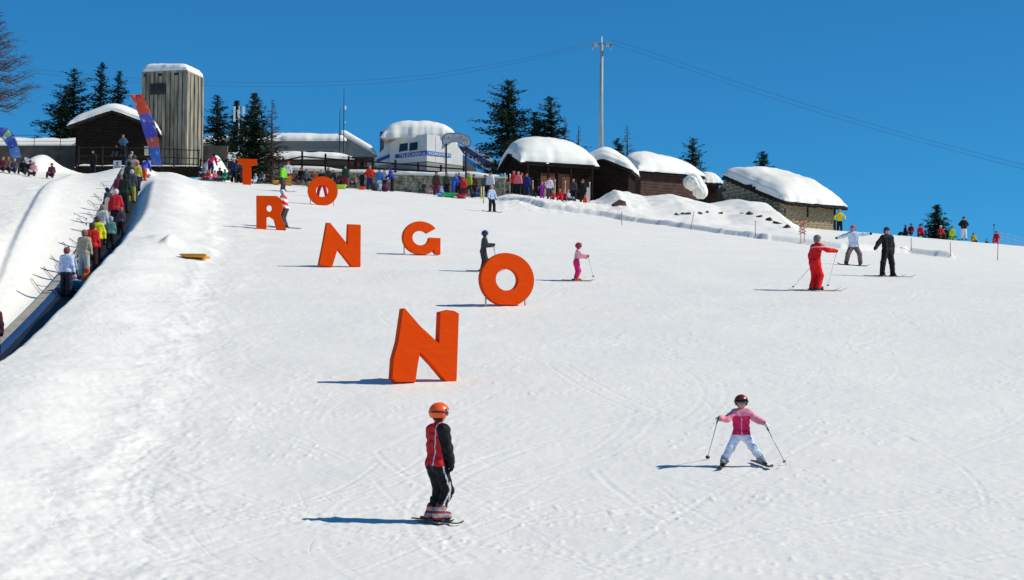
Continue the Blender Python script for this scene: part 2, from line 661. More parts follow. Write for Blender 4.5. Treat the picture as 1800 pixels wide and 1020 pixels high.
# ------------------------------------------------------------------ ground
def ground():
    NU, NR = 700, 860
    u = np.linspace(-0.272, 0.272, NU)
    side = 0.272 + np.cumsum(0.004 * 1.32 ** np.arange(26))
    u = np.concatenate([-side[::-1], u, side])
    d = np.concatenate([np.linspace(-300, 10, 14)[:-1], np.linspace(10, 20, 12)[:-1], np.exp(np.linspace(math.log(20), math.log(160), NR)),
                        160 + np.cumsum(0.5 * 1.14 ** np.arange(56))])
    U, Yg = np.meshgrid(u, d)
    X = U * np.maximum(Yg, 20)
    Z = H(X, Yg, True)
    # carved ski tracks
    rng = np.random.default_rng(5)
    dense = Yg[:, 0]
    for k in range(330):
        y0 = 21 + 85 * rng.random() ** 1.4
        a0 = rng.uniform(-0.22, 0.27)
        x0 = a0 * y0
        ang = rng.choice([-1, 1]) * rng.uniform(0.2, 1.25)
        curv = rng.uniform(-0.10, 0.10)
        Ln = rng.uniform(2.5, 12)
        s = np.linspace(0, Ln, 60)
        an = ang + curv * s
        px = x0 + np.cumsum(np.sin(an)) * (s[1])
        py = y0 + np.cumsum(np.cos(an)) * (s[1])
        dep = rng.uniform(0.0015, 0.0055)
        wd = rng.uniform(0.025, 0.05)
        r0, r1 = np.searchsorted(dense, [py.min() - .3, py.max() + .3])
        if r1 - r0 < 3:
            continue
        for twin in ((0, rng.uniform(.3, .5)) if rng.random() < .4 else (0,)):
            ux = (px + twin)
            um = ux / np.maximum(py, 20)
            c0, c1 = np.searchsorted(u, [um.min() - .01, um.max() + .01])
            xs, ys = X[r0:r1, c0:c1], Yg[r0:r1, c0:c1]
            if xs.size == 0 or xs.size > 400000:
                continue
            best = np.full(xs.shape, 9.0)
            for j in range(0, 60, 1):
                best = np.minimum(best, (xs - ux[j]) ** 2 + (ys - py[j]) ** 2)
            gap = Ln / 60 * 0.5
            dd = np.sqrt(np.maximum(best - gap * gap * 0.4, 0))
            Z[r0:r1, c0:c1] += dep * (-np.exp(-(dd / wd) ** 2) + 0.6 * np.exp(-((dd - 2.2 * wd) / wd) ** 2))
    nr, nc = X.shape
    V = np.stack([X, Yg, Z], -1).reshape(-1, 3)
    i = np.arange(nr - 1)[:, None] * nc + np.arange(nc - 1)[None, :]
    Fq = np.stack([i, i + 1, i + nc + 1, i + nc], -1).reshape(-1, 4)
    # no ground sheet sticking through the carpet
    o = link('snow_slope', mesh_from('snow_slope', V, Fq, SNOW, True))
    tag(o, 'wide groomed white ski slope with banks and tracks', kind='structure')


ground()


# ------------------------------------------------------------------ conveyor
def conveyor():
    t = thing('conveyor_lift', (float(CX(80)), 80, float(CZ(80))), 0, 'dark moving carpet lift with blue side panel in a snow trench', 'carpet lift')
    o0 = Vector(t.location)
    ys = np.arange(30, 138.5, 1.0)

    def strip(name, prof_, m):
        V, F = [], []
        n = len(prof_)
        for y in ys:
            x, z = float(CX(y)), float(CZ(y))
            for (a, b) in prof_:
                V.append((x + a - o0.x, y - o0.y, z + b - o0.z))
        for i in range(len(ys) - 1):
            for k in range(n - 1):
                F.append((i * n + k, i * n + k + 1, (i + 1) * n + k + 1, (i + 1) * n + k))
        link(name, mesh_from(name, V, F, m), t)
    belt = mat('ribbed_rubber', (0.012, 0.014, 0.022), 0.6, noise=0.3, nscale=1.0, stretch=(1, 12, 1), bump=0.02, bscale=6)
    strip('belt', [(-.42, .10), (-.40, .13), (.50, .13), (.54, .02)], belt)
    strip('side_panel', [(-.60, .25), (-.57, .28), (-.46, .26), (-.42, .12)], mat('blue_guard', (0.010, 0.045, 0.15), 0.5, noise=0.2))
    strip('edge_board', [(-.92, .10), (-.90, .24), (-.625, .25), (-.60, .12)], mat('weathered_board', (0.36, 0.34, 0.28), 0.8, noise=0.2, nscale=3, bump=.01))


conveyor()


# ------------------------------------------------------------------ letters
def ring(R0, r0, n=48, cut=None, a0=0, a1=2 * math.pi):
    return [(R0 * math.cos(a0 + (a1 - a0) * i / n), R0 * math.sin(a0 + (a1 - a0) * i / n)) for i in range(n + 1)]


def letter(name, px, py, d_adj, label, yaw, outer, hole, scale_px, posts, word):
    """outer/hole: outlines in picture pixels measured from the foot (px, py), y upwards"""
    g = hit(px, py)
    D = g.y * CT + g.z * ST
    k = D / FPX
    t = thing('letter_' + word, g, yaw, label, 'letter', 'giant orange letters planted down the slope')
    cx = 1 / math.cos(yaw + math.atan2(g.x, g.y) * 0.0)
    po = [Vector((x * k * cx, y * k, 0)) for x, y in outer]
    loops = [po]
    if hole:
        loops.append([Vector((x * k * cx, y * k, 0)) for x, y in hole])
    from mathutils.geometry import tessellate_polygon
    tris = tessellate_polygon(loops)
    allv = [v for l in loops for v in l]
    th = 0.115
    # front face subdivided and slightly puffed, via bmesh
    import bmesh
    for side, nm in ((-1, 'front_cover'), (1, 'back_cover')):
        bm = bmesh.new()
        vs = [bm.verts.new((v.x, side * th, v.y)) for v in allv]
        for a in tris:
            try:
                bm.faces.new([vs[i] for i in a])
            except ValueError:
                pass
        bmesh.ops.recalc_face_normals(bm, faces=bm.faces)
        bm.normal_update()
        if sum(f.normal.y for f in bm.faces) * side < 0:
            bmesh.ops.reverse_faces(bm, faces=bm.faces)
        me = bpy.data.meshes.new(nm)
        bm.to_mesh(me)
        bm.free()
        me.materials.append(ORANGE)
        link(nm, me, t)
    V, F = [], []
    for l in loops:
        n = len(l)
        b = len(V)
        # centroid-free outward bulge of the side band
        for i, v in enumerate(l):
            pv, nx = l[i - 1], l[(i + 1) % n]
            tg = (nx - pv)
            nn = Vector((tg.y, -tg.x, 0)).normalized() * (0.02)
            V += [(v.x, -th, v.y), (v.x + nn.x, 0, v.y + nn.y), (v.x, th, v.y)]
        for i in range(n):
            j = (i + 1) % n
            F += [(b + 3 * i, b + 3 * j, b + 3 * j + 1, b + 3 * i + 1), (b + 3 * i + 1, b + 3 * j + 1, b + 3 * j + 2, b + 3 * i + 2)]
    link('side_cover', mesh_from('side_cover', V, F, ORANGE), t)
    for (x, top) in posts:
        MB().tube([(x * k * cx, 0, -0.3), (x * k * cx, 0, top * k)], 0.025, 8).build('post', GALV, t, True)
    return t


def circ(cx, cy, r, n=44, rev=False, sx=1.0, flat=None):
    p = []
    for i in range(n):
        a = 2 * math.pi * i / n
        x, y = cx + sx * r * math.cos(a), cy + r * math.sin(a)
        if flat is not None:
            y = max(y, flat)
        p.append((x, y))
    return p[::-1] if rev else p


YAW_L = R(24)
letter('N', 745, 673, 0, 'largest and nearest orange letter N, above the child in the orange helmet', YAW_L,
       [(-57, 6), (-50, 0), (-18, 0), (-14, 30), (-10, 52), (-6, 49), (10, 32), (37, 0), (53, 0), (57, 122), (50, 126), (38, 127), (25, 124), (23, 68), (-10, 98), (-36, 128), (-39, 128), (-47, 70), (-55, 40)],
       None, 1, [(-30, 20), (33, 24)], 'N')
letter('O', 890, 538, 0, 'large orange letter O, half hiding the skier in the blue helmet', R(22),
       circ(0, 46, 46.5, flat=2), circ(-1, 46, 20, rev=True), 1, [(-36, 30), (33, 30)], 'O')
letter('N', 598, 470, 0, 'smaller orange letter N, between the letters R and G', R(22),
       [(-37, 2), (-15, 0), (-6, 32), (18, 2), (33, 2), (33, 76), (12, 76), (11, 40), (-19, 77), (-24, 77), (-30, 40)], None, 1, [(-36, 10), (20, 14)], 'N')


def gshape():
    p = []
    for i in range(0, 37):          # outer arc from the upper right round to the lower right
        a = R(38 + (318 - 38) * i / 36)
        p.append((0 + 31 * math.cos(a), 30 + 29 * math.sin(a)))
    p += [(22, 6), (29, 2), (33, 2), (33, 31), (16, 31)]
    for i in range(0, 25):
        a = R(0 - (0 + 318) * i / 24)
        p.append((-1 + 14.5 * math.cos(a), 30 + 13.5 * math.sin(a)))
    return p


letter('G', 739, 449, 0, 'orange letter G with a squared foot, left of the skier in the blue helmet', R(22), gshape(), None, 1, [(-28, 22), (24, 10)], 'G')
letter('R', 478, 404, 0, 'orange letter R with a skier passing just behind it', R(10),
       [(-26, 0), (-10, 0), (-10, 21), (-5, 23), (3, 18), (8, 0), (24, 0), (14, 26), (18, 38), (16, 52), (8, 59), (-27, 59)],
       circ(-5, 37, 6.5, 16, True, 0.8), 1, [(-20, 6)], 'R')
letter('O', 567, 361, 0, 'smaller orange letter O, topmost round letter near the crowd', R(14),
       circ(0, 25, 25.5, flat=1), circ(-1, 25, 11, 30, True), 1, [(-21, 16), (19, 16)], 'O')
letter('T', 436, 325, 0, 'orange letter T in front of the snowy spruce at the top', R(6),
       [(-9, 0), (5, 0), (5, 34), (15, 35), (15, 45), (-17, 46), (-19, 37), (-9, 35)], None, 1, [(-2, 5)], 'T')


# ------------------------------------------------------------------ people
def unit(v):
    v = np.array(v, float)
    return v / np.linalg.norm(v)


def smin(a, b, k):
    h = np.maximum(k - np.abs(a - b), 0) / k
    return np.minimum(a, b) - h * h * k * 0.25


def capsule(Pp, a, b, ra, rb, sq=None):
    pa = Pp - a
    ba = b - a
    if sq is not None:       # flattened across direction sq[0] by factor sq[1]
        f, q = sq
        w = pa @ f
        pa = pa + np.multiply.outer(w * (1 / q - 1), f)
        ba = ba + f * (ba @ f) * (1 / q - 1)
    L2 = max(float(ba @ ba), 1e-9)
    t = np.clip((pa @ ba) / L2, 0, 1)
    d = np.linalg.norm(pa - np.multiply.outer(t, ba), axis=-1)
    return d - (ra + (rb - ra) * t)


def rotv(v, ang):
    c, s = math.cos(ang), math.sin(ang)
    return np.array([v[0] * c - v[1] * s, v[0] * s + v[1] * c, v[2]])


STAND = dict(t=(0, .04, 1), uaR=(.22, .02, -1), faR=(.10, .22, -1), uaL=(-.22, .02, -1), faL=(-.10, .22, -1),
             thR=(.10, .05, -1), shR=(.03, -.05, -1), thL=(-.10, .05, -1), shL=(-.03, -.05, -1))


def pose(**k):
    d = dict(STAND)
    d.update(k)
    return d


SIT = pose(t=(0, -.15, 1), thR=(.25, 1, .25), shR=(.05, .55, -1), thL=(-.25, 1, .25), shL=(-.05, .55, -1), faR=(-.1, .8, -.5), faL=(.1, .8, -.5))
KNEEL = pose(t=(0, .35, 1), thR=(.2, .5, -.8), shR=(0, -1, -.35), thL=(-.2, .7, -.6), shL=(0, -.5, -.9), uaR=(.2, .6, -.8), faR=(0, .9, -.5), uaL=(-.2, .6, -.8), faL=(0, .9, -.5))
BEND = pose(t=(0, .75, .75), uaR=(.1, .4, -1), faR=(0, .5, -1), uaL=(-.1, .4, -1), faL=(0, .5, -1), thR=(.15, .25, -1), thL=(-.15, .2, -1), shR=(0, -.2, -1), shL=(0, -.2, -1))
SKI = pose(t=(0, .22, 1), uaR=(.3, .35, -.8), faR=(.1, .9, -.2), uaL=(-.3, .35, -.8), faL=(-.1, .9, -.2), thR=(.1, .35, -1), shR=(0, -.35, -1), thL=(-.1, .35, -1), shL=(0, -.35, -1))
WALK = pose(thR=(.08, .35, -1), shR=(0, -.05, -1), thL=(-.08, -.2, -1), shL=(0, -.4, -1), uaR=(.2, -.25, -1), uaL=(-.2, .25, -1))
HIPS = pose(uaR=(.6, -.2, -.8), faR=(-.6, .4, -.5), uaL=(-.6, -.2, -.8), faL=(.6, .4, -.5))
WIDE = pose(thR=(.30, .05, -1), shR=(.18, -.05, -1), thL=(-.30, .05, -1), shL=(-.18, -.05, -1))

CN = {}


def cloth(c, name=None):
    key = tuple(round(x, 3) for x in c)
    if key not in CN:
        CN[key] = mat('fabric_%d' % len(CN), c, 0.75, noise=0.18, nscale=9, bump=0.006, bscale=14, spec=0.25)
    return CN[key]


PEOPLE = []


def person(px, py, Hh, yaw_deg, ps, cols, label, group=None, kid=0.0, vox=None, at=None, headyaw=0.0, hair=True, helmet=False, goggles=False, detail=0, stripes=None, footyaw=(0, 0), zoff=0.0, bulk=1.0):
    """cols: jacket, trousers, hat, boots, gloves"""
    loc = at if at is not None else hit(px, py)
    D = loc.y
    yaw = R(yaw_deg)
    root = thing('person', (loc.x, loc.y, loc.z + zoff), 0, label, 'person', group)
    hs = 1.0 + 0.30 * kid
    ls = 1.0 - 0.10 * kid
    fw = rotv(np.array([0, 1.0, 0]), yaw)
    g = lambda k: rotv(unit(ps[k]), yaw)
    rt = rotv(np.array([1.0, 0, 0]), yaw)
    t = g('t')
    up = t
    fwd = unit(np.cross(up, rt))
    pel = np.array([0, 0, .53])
    sc = pel + t * .275
    nb = pel + t * .305
    hd = unit(np.array([0, 0, 1.0]) * .6 + t * .4 + fw * 0.05)
    hc = nb + hd * (.045 + .062 * hs)
    hf = rotv(fw, R(headyaw))
    J = {}
    B = []   # a, b, ra, rb, group, squash
    A = lambda a, b, ra, rb, gr, sq=None: B.append((np.array(a, float), np.array(b, float), ra, rb, gr, sq))
    fat = (1.06 + 0.12 * kid) * bulk
    for s_ in (-1, 1):
        A(pel + rt * s_ * .034 - t * .03, sc + rt * s_ * .048 - t * .02, .060 * fat, .066 * fat, 'jacket', (fwd, .80))
        A(sc + rt * s_ * .03 + t * .005, sc + rt * s_ * .088, .044, .040, 'jacket')
    A(pel + rt * -.03, pel + rt * .03, .068, .068, 'trousers', (fwd, .86))
    A(nb - t * .01, hc - hd * .03, .030, .026, 'neck')
    hh = .060 * hs
    A(hc - hd * .012 * hs, hc + hd * .016 * hs, hh * .92, hh * .98, 'head')
    A(hc + hf * .018 * hs - hd * .035 * hs, hc + hf * .012 * hs, .034 * hs, .045 * hs, 'face')
    if detail:
        A(hc + hf * .058 * hs + hd * .004, hc + hf * .070 * hs - hd * .012, .007, .011, 'face')
    for s_, q in ((1, 'R'), (-1, 'L')):
        sh = sc + rt * s_ * .095
        e = sh + g('ua' + q) * .160 * ls
        w = e + g('fa' + q) * .135 * ls
        hd_ = w + g('fa' + q) * .045
        J['sh' + q], J['e' + q], J['w' + q], J['h' + q] = sh, e, w, hd_
        A(sh, e, .041 * fat, .034 * fat, 'arm')
        A(e, w, .035 * fat, .028 * fat, 'arm')
        fdir = g('fa' + q)
        if detail:
            sidev = unit(np.cross(fdir, np.array([0, 0, 1.0])) + 1e-6)
            A(w, w + fdir * .028, .021, .024, 'gloves' + q)
            palm = w + fdir * .032
            nrm = unit(np.cross(fdir, sidev))
            if nrm[2] > 0:
                nrm = -nrm
            for kf, (o_, ln) in enumerate([(-.018, .030), (-.006, .036), (.006, .034), (.017, .026)]):
                kn = palm + sidev * o_ + fdir * .012
                mid = kn + fdir * ln * .55 + nrm * .006
                A(kn, mid, .0088, .0082, 'gloves' + q)
                A(mid, mid + fdir * ln * .15 + nrm * ln * .6, .0082, .0070, 'gloves' + q)
            A(w + fdir * .012 + sidev * -.016, w + fdir * .035 + sidev * -.034 + nrm * .014, .009, .0075, 'gloves' + q)
        else:
            A(w, hd_, .024, .026, 'gloves' + q)
            A(w + fdir * .02, w + fdir * .035 + fw * .022, .012, .010, 'gloves' + q)
        hp = pel + rt * s_ * .047 - np.array([0, 0, .02])
        kn = hp + g('th' + q) * .245 * ls
        an = kn + g('sh' + q) * .215 * ls
        J['hip' + q], J['kn' + q], J['an' + q] = hp, kn, an
        A(hp, kn, .064 * fat, .047 * fat, 'leg')
        A(kn, an - (g('sh' + q) * .036 if detail else 0), .048 * fat, (.040 if detail else .044) * fat, 'leg')
        shd = g('sh' + q)
        ff = rotv(fw, R(footyaw[0 if q == 'R' else 1]))
        if shd[2] > -0.5:      # kneeling or lying shin: toes point back
            ff = unit(shd * .6 + np.array([0, 0, -.6]))
        J['ff' + q] = ff
        A(an - shd * (.045 if detail else .03), an + shd * .012, .045 if detail else .041, .042 if detail else .039, 'boots' + q)
        A(an + np.array([0, 0, -.012]) - ff * .015, an + ff * .082 + np.array([0, 0, -.020]), .035, .029, 'boots' + q)
    # scale to metres
    zmin = min(min(b[0][2] - b[2], b[1][2] - b[3]) for b in B)
    for i, b in enumerate(B):
        B[i] = ((b[0] - [0, 0, zmin]) * Hh, (b[1] - [0, 0, zmin]) * Hh, b[2] * Hh, b[3] * Hh, b[4], b[5])
    for k in J:
        if not k.startswith('ff'):
            J[k] = (J[k] - [0, 0, zmin]) * Hh
    hcM = (hc - [0, 0, zmin]) * Hh
    cen = (J['anR'] + J['anL']) / 2
    cen = np.array([cen[0], cen[1], 0]) if at is None else np.zeros(3)
    if vox is None:
        vox = max(0.012, min(0.04, D / 1991 * 0.55))
    lo = np.min([np.minimum(b[0], b[1]) - max(b[2], b[3]) for b in B], 0) - 3 * vox
    hi = np.max([np.maximum(b[0], b[1]) + max(b[2], b[3]) for b in B], 0) + 3 * vox
    n = np.ceil((hi - lo) / vox).astype(int) + 1
    gx = [lo[i] + vox * np.arange(n[i]) for i in range(3)]
    G = np.stack(np.meshgrid(*gx, indexing='ij'), -1)
    F = np.full(G.shape[:3], 9.0)
    Fl = {}
    for b in B:
        # evaluate only near the bone
        pad = max(b[2], b[3]) / (b[5][1] if b[5] else 1) + 0.10 * Hh
        l_ = np.floor((np.minimum(b[0], b[1]) - pad - lo) / vox).astype(int)
        h_ = np.ceil((np.maximum(b[0], b[1]) + pad - lo) / vox).astype(int) + 1
        l_ = np.maximum(l_, 0)
        h_ = np.minimum(h_, n)
        sl_ = tuple(slice(l_[i], h_[i]) for i in range(3))
        d = capsule(G[sl_], b[0], b[1], b[2], b[3], b[5])
        kk = (.028 if b[4] in ('jacket', 'trousers', 'arm', 'leg', 'neck') else .012) * Hh
        if b[4][:6] == 'gloves' and detail:
            kk = .006 * Hh
        F[sl_] = smin(F[sl_], d, kk)
    # cloth folds
    seed = len(PEOPLE)
    f1 = np.sin(G[..., 2] * 46 / Hh * 1.0 + 3 * np.sin(G[..., 0] * 14 + seed) + 2 * np.sin(G[..., 1] * 17)) * np.sin(G[..., 0] * 23 + G[..., 2] * 19 + seed)
    amp = (.0075 if detail else .0045) * Hh
    if detail:
        f1 = f1 * .7 + .5 * np.sin(G[..., 2] * 90 / Hh + 4 * np.sin(G[..., 0] * 22 + 1) + 3 * np.sin(G[..., 1] * 25)) * np.sin(G[..., 1] * 31 + G[..., 0] * 17)
    zz = G[..., 2]
    low = (zz < hcM[2] - .11 * Hh * hs) & (zz > .08 * Hh)
    F = F + f1 * amp * low
    V, Q = surface_nets(F, lo, vox)
    fc = V[Q].mean(1)
    best = np.full(len(fc), 9e9)
    gi = np.zeros(len(fc), int)
    for i, b in enumerate(B):
        d = capsule(fc, b[0], b[1], b[2], b[3], b[5])
        m = d < best
        best[m] = d[m]
        gi[m] = i
    gn = np.array([b[4] for b in B])[gi]
    hemz = (J['hipR'][2] + J['hipL'][2]) / 2 - .012 * Hh
    tv = t
    # position along the torso below the pelvis -> hem
    pelM = (pel - [0, 0, zmin]) * Hh
    along = (fc - pelM) @ tv
    N = vert_normals(V, Q)
    is_leg = (gn == 'leg') | (gn == 'trousers')
    jk = (gn == 'jacket') | (gn == 'arm') | (gn == 'neck') | ((gn == 'trousers') & (along > -.02 * Hh)) | ((gn == 'leg') & (along > -.035 * Hh))
    tr = is_leg & ~jk
    hdm = (gn == 'head') | (gn == 'face')
    rel = fc - hcM
    hv = rel @ hf / Hh
    vz = rel @ hd / Hh
    hat = hdm & ~((hv > .010 * hs) & (vz < .016 * hs)) & ~((vz < -.035 * hs) & (hv > -0.02))
    V = V - cen
    jc, tc_, hc_, bc, gc = [cloth(c) for c in cols]
    body = link('body', mesh_from('body', V, Q, SKIN, True), root)
    N2 = N
    for nm, m_, mk, off in (('jacket', jc, jk, .010), ('trousers', tc_, tr, .007), ('boot', bc, gn == 'bootsR', .007), ('boot', bc, gn == 'bootsL', .007), ('glove', gc, gn == 'glovesR', .004), ('glove', gc, gn == 'glovesL', .004)):
        v, q = subset(V, Q, mk, off * Hh, N2)
        if v is not None:
            mm = [m_]
            mi = None
            if stripes and nm in stripes:
                c2, fn = stripes[nm][0], stripes[nm][1]
                fcs = (v[q].mean(1) + cen)
                mi = fn(fcs, J, Hh, rt, fw).astype(int)
                mm = [m_, cloth(c2)] + [cloth(c3) for c3 in stripes[nm][2:]]
            link(nm, mesh_from(nm, v, q, mm, True, mi), root)
    if not helmet:
        v, q = subset(V, Q, hat, .012 * Hh, N2)
        if v is not None:
            link('hat' if hair != 'hair' else 'hair', mesh_from('hat', v, q, hc_, True), root)
    else:
        v, q = subset(V, Q, hat | (hdm & (hv < .012 * hs)), .004 * Hh, N2)
        if v is not None:
            link('hair', mesh_from('hair', v, q, cloth((.035, .022, .016)), True), root)
        hr = .080 * hs * Hh
        hv_ = 0.010 if detail else 0.02
        c = hcM + hd * .010 * Hh * hs
        m_ = int(hr * 1.5 / hv_) + 2
        ax = np.arange(-m_, m_ + 1) * hv_
        GG = np.stack(np.meshgrid(ax, ax, ax, indexing='ij'), -1)
        q_ = GG @ hf
        zz_ = GG @ hd
        rr = np.linalg.norm(GG + np.multiply.outer(-q_ * .08, hf), axis=-1)
        dd = np.maximum(rr - hr, -(rr - hr * .86))
        dd = np.maximum(dd, -(zz_ + hr * .62))
        opening = np.maximum(-(q_ - hr * .38), zz_ - hr * .28)
        dd = np.maximum(dd, -np.maximum(-q_ + hr * .30, zz_ - hr * .30))
        v, q = surface_nets(dd, c - m_ * hv_, hv_)
        if len(q):
            hel_o = link('helmet', mesh_from('helmet', v - cen, q, mat('shell_%s' % str(tuple(round(x, 2) for x in cols[2])), cols[2], 0.3, spec=0.6), True), root)
    if goggles and helmet:
        ringp = []
        for i_ in range(25):
            a_ = -2.2 + 4.4 * i_ / 24
            ringp.append(Vector(hcM + hd * .012 * Hh + (-hf * math.cos(a_) + np.cross(hf, hd) * math.sin(a_)) * .0805 * hs * Hh - cen))
        MB().tube(ringp, .009 * Hh, 6).build('strap', BLACK, hel_o, True)
    if goggles:
        hr = .066 * hs * Hh
        hv_ = 0.008 if detail else .016
        c = hcM + hd * .004 * Hh
        m_ = int(hr * 1.6 / hv_) + 2
        ax = np.arange(-m_, m_ + 1) * hv_
        GG = np.stack(np.meshgrid(ax, ax, ax, indexing='ij'), -1)
        q_ = GG @ hf
        zz_ = GG @ hd
        rr = np.linalg.norm(GG, axis=-1)
        dd = np.maximum(rr - hr * 1.16, -(rr - hr * .92))
        dd = np.maximum(dd, np.abs(zz_) - hr * .23)
        dd = np.maximum(dd, -(q_ - hr * .45))
        v, q = surface_nets(dd, c - m_ * hv_, hv_)
        if len(q):
            link('goggles', mesh_from('goggles', v - cen, q, GLASS, True), hel_o if helmet else root)
    if detail:
        mc = hcM + hf * .052 * Hh * hs - hd * .030 * Hh * hs - cen
        MB().ball(tuple(mc), (.012 * Hh, .012 * Hh, .005 * Hh), 8, 5).build('mouth', mat('lips', (.35, .08, .07), .5), root, True)
    PEOPLE.append(root)
    for k in list(J):
        if not k.startswith('ff'):
            J[k] = Vector(J[k] - cen) + Vector(root.location)
    return root, J


def slope_dir(p, ang):
    """unit vector over the ground from p in heading ang (0 = +Y, positive to the left)"""
    d = Vector((-math.sin(ang), math.cos(ang), 0))
    q = p + d * 0.6
    z0, z1 = Hs(p.x - d.x * .6, p.y - d.y * .6), Hs(q.x, q.y)
    return Vector((d.x, d.y, (z1 - z0) / 1.2)).normalized()


def ski(p, yaw_deg, L, col, label, wid=.075, name='ski', cat='ski', group=None, back=.45, twin=False):
    ang = R(yaw_deg)
    d = slope_dir(p, ang)
    o = thing(name, p, 0, label, cat, group)
    V, F = [], []
    n = 16
    side = d.cross(Vector((0, 0, 1))).normalized()
    upv = side.cross(d).normalized()
    for i in range(n + 1):
        u = i / n
        s = (u - back) * L
        lift = .10 * L * max(0, (u - .84) / .16) ** 2 * .6 + (.10 * L * max(0, (.14 - u) / .14) ** 2 * .5 if twin else 0)
        e = min(u, 1 - u)
        w = wid * (.5 * (1 - .25 * math.sin(math.pi * u))) * min(1, math.sqrt(max(0.0, e / .05)) if (u > .5 or twin) else min(1, .7 + e * 6))
        w = max(w, .004)
        c = d * s + upv * (lift + .012)
        for sg in (-1, 1):
            V.append(c + side * w * sg)
            V.append(c + side * w * sg + upv * .014)
    for i in range(n):
        a = 4 * i
        b = a + 4
        F += [(a, b, b + 2, a + 2), (a + 1, a + 3, b + 3, b + 1), (a, a + 1, b + 1, b), (a + 2, b + 2, b + 3, a + 3)]
    F += [(0, 2, 3, 1), (4 * n, 4 * n + 1, 4 * n + 3, 4 * n + 2)]
    link('board' if twin else 'blade', mesh_from('blade', V, F, mat('skiboard_%s' % str(tuple(round(x, 2) for x in col)), col, .35, spec=.5), False), o)
    M = Matrix((d, side, upv)).transposed()
    for s in ((-.18, .18) if twin else (-.10, .12)):
        MB().box(d * s * (1.4 if twin else 1) + upv * .04, (.08, wid * (.7 if twin else .9), .035), M=M).build('binding', BLACK, o)
    return o


def pole(hand, tip, label, group=None, col=(0.35, 0.36, 0.38)):
    o = thing('ski_pole', hand, 0, label, 'ski pole', group)
    v = tip - hand
    L = v.length
    n = v.normalized()
    MB().tube([n * .06, n * L], [.008, .005], 6).build('shaft', mat('pole_alloy', col, .35, metal=.6), o, True)
    MB().tube([n * -.08, n * -.04, n * .07], [.017, .015, .013], 8).build('grip', BLACK, o, True)
    MB().tube([n * (L - .075), n * (L - .06), n * (L - .055)], [.01, .035, .01], 10).build('basket', BLACK, o, True)


def skis_for(J, yaw, L, col, who, wid=.07, footyaw=(0, 0), spread=True):
    for i, q in enumerate(('R', 'L')):
        a = J['an' + q]
        p = Vector((a.x, a.y, 0))
        p.z = Hs(p.x, p.y) + .01
        ski(p, yaw + footyaw[i], L, col, '%s ski %s' % ('right' if q == 'R' else 'left', who), wid, group='skis on the feet of skiers')


def lift_to_ski(root, h=.035):
    root.location.z += h


BK = (0.007, 0.007, 0.009)
DK = (0.03, 0.03, 0.035)
RD = (0.55, 0.015, 0.012)
NV = (0.015, 0.025, 0.09)
WH = (0.70, 0.71, 0.74)


# the child in the orange helmet
def side_stripe(f, J, Hh, rt, fw):
    q = f
    kx = np.zeros(len(q), bool)
    for a, b in (('hipR', 'knR'), ('knR', 'anR')):
        pa, pb = np.array(J[a]), np.array(J[b])
        ba = pb - pa
        t_ = np.clip(((q - pa) @ ba) / (ba @ ba), 0, 1)
        r = q - pa - np.multiply.outer(t_, ba)
        lat, fr = r @ rt, r @ fw
        kx |= (lat > .02 * Hh) & (np.abs(fr + .010 * Hh) < .0065 * Hh) & (np.linalg.norm(r, axis=1) < .09 * Hh)
    return kx


def jacket_dark_sleeve(f, J, Hh, rt, fw):
    pa, pb = np.array(J['shR']), np.array(J['eR'])
    ba = pb - pa
    t_ = ((f - pa) @ ba) / (ba @ ba)
    lat = (f - pa) @ rt
    d1 = np.linalg.norm(f - pa - np.multiply.outer(np.clip(t_, 0, 1), ba), axis=1) < .064 * Hh
    e_, w_ = np.array(J['eR']), np.array(J['wR'])
    bb = w_ - e_
    t2 = np.clip(((f - e_) @ bb) / (bb @ bb), 0, 1)
    d2 = np.linalg.norm(f - e_ - np.multiply.outer(t2, bb), axis=1) < .062 * Hh
    out = ((d1 | (d2 & (t2 > 0))) & (lat > -.03 * Hh)).astype(int)
    # white seam down the side of the back
    cx = (np.array(J['shR']) + np.array(J['shL'])) / 2
    bk = (f - cx) @ fw
    la = (f - cx) @ rt
    out[(out == 0) & (la > .050 * Hh) & (la < .062 * Hh) & (bk < .02 * Hh)] = 2
    return out


ps = pose(t=(.02, .05, 1), thR=(.12, .32, -1), shR=(-.10, -.42, -1), thL=(.02, .24, -1), shL=(-.12, -.36, -1),
          uaR=(.10, .20, -1), faR=(.06, .20, -1), uaL=(-.12, .02, -1), faL=(-.03, .22, -1))
r_, J = person(764, 920, 1.47, -56, ps, [(0.52, .012, .02), BK, (.95, .10, .01), (.36, .34, .34), BK],
               'child in red jacket, black trousers with white stripe and shiny orange helmet, nearest skier', kid=.25, vox=.011, helmet=True, goggles=True, detail=1, headyaw=-10, footyaw=(-30, -30), bulk=.87,
               stripes={'boot': ((.35, .02, .02), lambda f, J, Hh, rt, fw: (np.sin(f[:, 2] * 75) > .35)), 'trousers': ((.6, .6, .62), side_stripe), 'jacket': (BK, jacket_dark_sleeve, (.6, .6, .6))})
lift_to_ski(r_)
skis_for(J, -118, .62, (.03, .03, .035), 'of the child in the orange helmet', .085, footyaw=(6, -2))

# girl in pink
ps = pose(t=(0, .06, 1), thR=(.56, .22, -1), shR=(.56, -.12, -1), thL=(-.60, .22, -1), shL=(-.66, -.12, -1),
          uaR=(.66, .30, -.52), faR=(.80, .5, .06), uaL=(-.75, .25, -.62), faL=(-.80, .45, -.42))


def girl_light(f, J, Hh, rt, fw):
    z = f[:, 2]
    lat = f @ rt
    mid = np.abs(lat - (np.array(J['shR']) @ rt + np.array(J['shL']) @ rt) / 2)
    return (z > J['shR'][2] - .045 * Hh) | (mid < .010 * Hh) | (mid > .125 * Hh)


